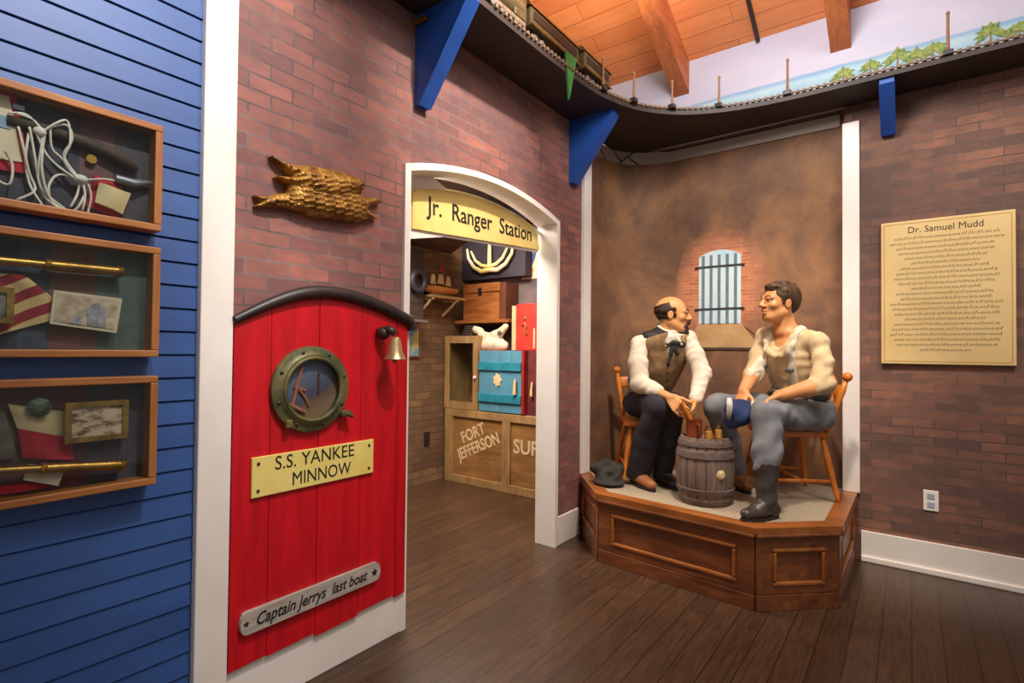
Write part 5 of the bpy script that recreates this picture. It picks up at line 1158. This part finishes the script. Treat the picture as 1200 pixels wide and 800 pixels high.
S.folds(.003, 70, ((.6, .5, .7), (1, .2, .4)), 12); S.half((0, 0, .446), (0, 0, 1), 1); S.half((0, 0, 1.02), (0, 0, 1), -1)
obj('trousers', S.mesh(), m_trouL, m1, smooth='all')
shoe('shoe', m1, (3.282, 1.478, .40), (3.095, 1.235, .40), J['ankR'], m_leather)
shoe('shoe', m1, (3.39, 1.355, .40), (3.225, 1.135, .40), J['ankL'], m_boot, label='dark shoe in the shade behind the barrel')
S = SDF(hd.c - .17, hd.c + .17, .004); hd.el(S, (0, -.016, .026), (.083, .101, .083)); S.half(hd.p(0, .012, .0), hd.f + .35 * hd.u, -1); S.half(hd.p(0, -.05, .064), hd.u - .30 * hd.f, -1); S.half(hd.p(0, 0, -.055), hd.u, 1)
for q in (-1, 1): hd.rc(S, (q * .074, .016, .03), (q * .072, .022, -.012), .012, .008, .01); hd.el(S, (q * .080, -.004, -.012), (.014, .018, .028), .004, 'sub')
S.folds(.0025, 150, ((.2, .2, 1), (1, .5, .3)), 2); obj('hair', S.mesh(), m_hairL, m1, smooth='all')
S = SDF(hd.p(0, .09, -.07) - .09, hd.p(0, .09, -.07) + .09, .0035)
for q in (-1, 1): hd.rc(S, (0, .107, -.044), (q * .020, .101, -.052), .0085, .010, .006); hd.rc(S, (q * .020, .101, -.052), (q * .036, .080, -.080), .010, .006, .006)
hd.el(S, (0, .088, -.096), (.022, .018, .022), .01); S.folds(.0015, 220, seed=4); obj('moustache', S.mesh(), m_hairL, m1, smooth='all')
for q in (-1, 1): obj('eyebrow', MB().tube([hd.p(q * .013, .1005, .026), hd.p(q * .03, .0915, .030), hd.p(q * .046, .081, .025)], [.004, .0048, .003], 8), m_hairL, m1, smooth='all')

# ---- young man in the cream shirt
J = {k: V3(*v) for k, v in dict(pelvis=(3.565, .492, .91), waist=(3.535, .522, 1.045), chest=(3.478, .568, 1.235), neck=(3.452, .583, 1.388), shL=(3.378, .415, 1.312), shR=(3.548, .716, 1.352),
     elbL=(3.315, .358, 1.090), wrL=(3.128, .565, 1.022), elbR=(3.460, .752, 1.155), wrR=(3.262, .775, 1.026), hipL=(3.515, .452, .90), hipR=(3.635, .555, .90), kneeL=(3.085, .612, .930), kneeR=(3.290, .925, .925),
     ankL=(2.985, .596, .485), ankR=(3.545, .882, .485)).items()}
m2 = thing('person', 'seated young man with brown hair in cream shirt, pale suspenders and grey-blue trousers', 'person', (3.35, .65, .40))
hd = Head((3.415, .618, 1.547), (-.725, .68, .05), (-.05, -.02, 1), k=1.0)
S = SDF((2.90, .28, .42), (3.74, 1.02, 1.70), .0045); torso(S, J, -.016); limbs(S, J, -.004)
A = axes(J)
for q, dd in (('L', (-.05, .03, -.04)), ('R', (-.05, -.04, -.04))): S.rc(J['ank' + q], J['ank' + q] + V3(*dd), .028, .022, .02)
S.chain([J['elbL'], J['elbL'] * .6 + J['wrL'] * .4, J['wrL']], [.042, .043, .029], .015); S.chain([J['elbR'], J['elbR'] * .6 + J['wrR'] * .4, J['wrR']], [.041, .042, .029], .015)
hd.build(S, J['neck'], .95)
for q in (-1, 1): S.rc(J['neck'] + A[1] * .03, J['neck'] + A[0] * q * .09 + A[1] * .035 - A[2] * .01, .018, .014, .03)
for q in (-1, 1): S.rc(hd.p(q * .05, -.02, -.04), J['neck'] + A[1] * .055 + A[0] * q * -.012, .014, .012, .025)
hand(S, J['wrL'], (-.62, .62, -.34), (-.3, -.1, -.9), 1, (.35, .5, .35), (.75, .6, .25))
hand(S, J['wrR'], (-.72, .0, -.62), (-.4, -.15, -.8), -1, (.45, .65, .45), (.7, .6, .35))
obj('body', S.mesh(), m_skin, m2, smooth='all'); eyes(m2, hd)
def shirt2(g=0, fold=True):
    S = SDF((3.18, .26, .96), (3.72, .88, 1.46), .0048); torso(S, J, .004 + g, False)
    S.chain([J['shL'], (J['shL'] + J['elbL']) / 2 + V3(-.006, -.004, 0), J['elbL'] * .8 + J['wrL'] * .2], [.047 + g, .052 + g, .049 + g], .018)
    S.chain([J['shR'], (J['shR'] + J['elbR']) / 2 + V3(-.004, .006, 0), J['elbR'] * .72 + J['wrR'] * .28], [.046 + g, .051 + g, .047 + g], .018)
    for q, c_ in (('L', .22), ('R', .30)):
        a, b = J['elb' + q], J['wr' + q]; S.rc(a + (b - a) * (c_ - .10), a + (b - a) * (c_ + .05), .051 + g, .049 + g, .006); S.rc(a + (b - a) * (c_ - .16), a + (b - a) * (c_ - .08), .052 + g, .052 + g, .008)
    S.rc(J['neck'] + A[2] * .02, J['neck'] + A[2] * .12, .075, .10, .01, 'sub'); S.rc(J['neck'] + A[1] * .10 + A[2] * .02, J['chest'] + A[1] * .145 + A[2] * .055, .088, .030, .015, 'sub')
    for k in range(8):        # soft gathered neckline
        f_ = lambda a: J['chest'] + A[2] * (.140 - .11 * math.sin(a)) + A[0] * .098 * math.cos(a) + A[1] * (.035 + .085 * math.sin(a))
        S.rc(f_(PI * k / 8), f_(PI * (k + 1) / 8), .014 + g, .014 + g, .012)
    if fold: S.folds(.0018, 90, ((.4, .5, 1), (1, .4, -.3)), 21); S.folds(.0026, 45, ((1, -.4, .5), (.3, 1, .3)), 22)
    return S
SH = shirt2(); obj('shirt', SH.mesh(), m_shirt2, m2, smooth='all')
for q in (-1, 1):
    S = SH.copy(); S.off(.008); c0 = J['chest'] + A[0] * q * .088
    S.half(c0 + A[0] * .019, A[0], -1); S.half(c0 - A[0] * .019, A[0], 1); S.half(J['chest'] - A[2] * .21, A[2], 1); S.half(J['chest'] - A[1] * .03, A[1], 1)
    sp_ = obj('suspender', S.mesh(), m_susp, m2, smooth='all')
    d_ = J['chest'] + A[0] * q * .088 + A[1] * .122 - A[2] * .04; obj('buckle', MB().fbox(d_, A[0], A[2], A[1], (-.022, -.012, -.012), (.022, .012, .012), 0, .004), m_steel, sp_)
S = SDF((3.28, .32, .93), (3.70, .76, 1.16), .005); AA = axes(J); S.el(J['waist'] - A[2] * .015, (.168, .134, .07), A, .02)
for k in range(5): S.rc(J['waist'] + A[1] * .128 + A[0] * (-.11 + .05 * k) + A[2] * (-.01 + .018 * (k % 2)), J['waist'] + A[1] * .135 + A[0] * (-.07 + .05 * k) + A[2] * (-.02 + .03 * ((k + 1) % 2)), .02, .018, .012)
S.folds(.006, 60, seed=6); obj('waist_sash', S.mesh(), M('dark_grey_sash', (92, 84, 76), .85, 0, (66, 60, 56), 14), m2, smooth='all', label='dark bunched cloth round the waist')
S = SDF((2.90, .34, .43), (3.76, 1.02, 1.05), .005); S.el(J['pelvis'], (.170, .135, .105), A, .03)
S.chain([J['hipL'], (J['hipL'] + J['kneeL']) / 2, J['kneeL'], J['kneeL'] * .55 + J['ankL'] * .45, V3(3.02, .605, .655)], [.098, .090, .078, .072, .064], .025)
S.chain([J['hipR'], (J['hipR'] + J['kneeR']) / 2, J['kneeR'], J['kneeR'] * .5 + J['ankR'] * .5, J['ankR'] + V3(0, 0, .03)], [.096, .088, .078, .072, .062], .025)
S.folds(.0035, 62, ((.3, .7, .8), (1, -.3, .3)), 31); S.half((3.0, .6, .64), (0, 0, 1), 1) if False else None
S.el((2.985, .6, .50), (.13, .13, .145), None, .01, 'sub'); S.half((0, 0, .47), (0, 0, 1), 1); S.half((0, 0, 1.035), (0, 0, 1), -1)
obj('trousers', S.mesh(), m_trouR, m2, smooth='all')
shoe('boot', m2, (3.055, .553, .40), (2.832, .688, .40), J['ankL'], m_boot, V3(3.018, .604, .675))
shoe('boot', m2, (3.61, .945, .40), (3.415, .770, .40), J['ankR'], m_leather, V3(3.49, .89, .585), label='brown boot behind the barrel')
S = SDF(hd.c - .17, hd.c + .17, .004); hd.el(S, (0, -.022, .038), (.082, .102, .086)); hd.el(S, (0, .040, .088), (.058, .045, .020), .02); hd.el(S, (0, -.07, .0), (.06, .045, .06), .03)
S.half(hd.p(0, .055, .045), hd.f * .72 - hd.u * .62, -1); S.half(hd.p(0, -.06, -.055), hd.u - .35 * hd.f, 1)
for q in (-1, 1): hd.rc(S, (q * .070, .020, .035), (q * .070, .018, -.008), .012, .007, .01); hd.el(S, (q * .080, -.002, -.012), (.014, .018, .028), .004, 'sub')
rnd = random.Random(5)
for k in range(26):
    a = rnd.uniform(-2.6, 2.6); e_ = rnd.uniform(.35, 1.3); q = V3(math.sin(a) * math.cos(e_) * .078, -.015 - math.cos(a) * math.cos(e_) * .09, .035 + math.sin(e_) * .082); q2 = q + V3(rnd.uniform(-.02, .02), rnd.uniform(-.03, .01), rnd.uniform(-.014, .002))
    hd.rc(S, tuple(q), tuple(q2), .013, .007, .008)
S.folds(.004, 90, ((1, .6, .5), (.3, 1, .4)), 14); obj('hair', S.mesh(), m_hairR, m2, smooth='all')
for q in (-1, 1): obj('eyebrow', MB().tube([hd.p(q * .013, .1005, .026), hd.p(q * .03, .0915, .030), hd.p(q * .046, .081, .025)], [.0035, .0042, .003], 8), m_hairR, m2, smooth='all')
# navy cap in his far hand
S = SDF((2.98, .62, .80), (3.30, .92, 1.04), .0045); S.el((3.135, .765, .925), (.085, .080, .062), None, .02); S.rc((3.10, .74, .90), (3.15, .80, .875), .055, .05, .03); S.folds(.006, 46, seed=3)
cp = thing('cloth_cap', 'navy blue cloth cap with white edging held by the man in the cream shirt', 'cap', (3.135, .765, .82))
obj('crown', S.mesh(), m_navy, cp, smooth='all')
mb = MB(); P = [(3.060, .800, 1.0), (3.048, .795, .96), (3.060, .800, .915), (3.075, .805, .885)]; obj('white_edging', mb.tube(P, [.012, .017, .015, .008], 10), m_rope, cp, smooth='all'); mb = MB()
mb.tube([(3.100, .690, .985), (3.078, .678, .95), (3.082, .682, .91), (3.10, .70, .872)], [.008, .012, .012, .006], 10); obj('white_edging', mb, m_rope, cp, smooth='all')
# ------------------------------------------------------------------ camera
yaw, pit, rol, foc = .644702835, .0170274745, .00976672451, 621.93425
Fh = Vector((math.cos(yaw), math.sin(yaw), 0)); Rv = Vector((math.sin(yaw), -math.cos(yaw), 0)); Zv = Vector((0, 0, 1))
fw = Fh * math.cos(pit) + Zv * math.sin(pit); upv = -Fh * math.sin(pit) + Zv * math.cos(pit)
rt = Rv * math.cos(rol) + upv * math.sin(rol); up2 = upv * math.cos(rol) - Rv * math.sin(rol)
cd = bpy.data.cameras.new('camera'); cam = bpy.data.objects.new('camera', cd); COL.objects.link(cam)
cd.sensor_width = 36; cd.lens = foc / 1200 * 36; cd.clip_start = .02
m4 = Matrix.Identity(4)
for i in range(3): m4[i][0], m4[i][1], m4[i][2] = rt[i], up2[i], -fw[i]
m4[2][3] = 1.25; cam.matrix_world = m4; SC.camera = cam

# ------------------------------------------------------------------ light
def area(name, loc, target, size, power, col, sy=None):
    l = bpy.data.lights.new(name, 'AREA'); l.energy = power; l.color = col; l.size = size
    if sy: l.shape = 'RECTANGLE'; l.size_y = sy
    o = bpy.data.objects.new(name, l); COL.objects.link(o); o.location = loc
    o.rotation_euler = (Vector(target) - Vector(loc)).to_track_quat('-Z', 'Y').to_euler(); return o
def spot(name, loc, target, power, col, ang=60, blend=.6, rad=.06):
    l = bpy.data.lights.new(name, 'SPOT'); l.energy = power; l.color = col; l.spot_size = math.radians(ang); l.spot_blend = blend; l.shadow_soft_size = rad
    o = bpy.data.objects.new(name, l); COL.objects.link(o); o.location = loc
    o.rotation_euler = (Vector(target) - Vector(loc)).to_track_quat('-Z', 'Y').to_euler(); return o
W = (1, .88, .74); N = (1, .95, .9)
area('ceiling_lamp', (1.5, -.7, 3.9), (2.2, 1.0, 0.6), 1.4, 50, N)
spot('door_fill_spot', (1.05, .35, 3.5), (1.17, 1.8, .72), 210, N, 34, 1, .05)  # soft pool added to brighten the door, no known fitting there
spot('stage_lamp', (1.9, .35, 3.9), (3.35, .95, 1.2), 330, W, 46, .7, .1)
spot('board_lamp', (2.3, -.9, 3.6), (3.88, -.3, 1.3), 85, W, 50, .8, .1)
spot('doorway_lamp', (1.75, .2, 3.75), (2.05, 1.83, 2.3), 380, (1, .9, .8), 40, 1, .05)
spot('case_lamp', (.5, .2, 3.6), (.6, 1.83, 2.3), 290, N, 46, 1, .05)
area('mural_lamp', (2.4, .6, 3.2), (3.9, .4, 3.2), .5, 24, N)
spot('ceiling_uplight', (2.4, 1.2, 3.15), (2.75, 1.75, 4.2), 110, (1, .80, .55), 140, .9, .1)
area('inner_room_lamp', (2.7, 2.8, 2.55), (2.9, 2.9, 0), .8, 100, W)
area('inner_door_lamp', (1.9, 2.25, 2.5), (2.0, 1.9, 1.6), .3, 14, (1, .97, .95))
w = bpy.data.worlds.new('room_light'); SC.world = w; w.use_nodes = True
w.node_tree.nodes['Background'].inputs[0].default_value = (1, .93, .86, 1); w.node_tree.nodes['Background'].inputs[1].default_value = .33
SC.view_settings.view_transform = 'Standard'; SC.view_settings.look = 'None'; SC.view_settings.exposure = .08; SC.view_settings.gamma = 1; SC.view_settings.use_curve_mapping = False
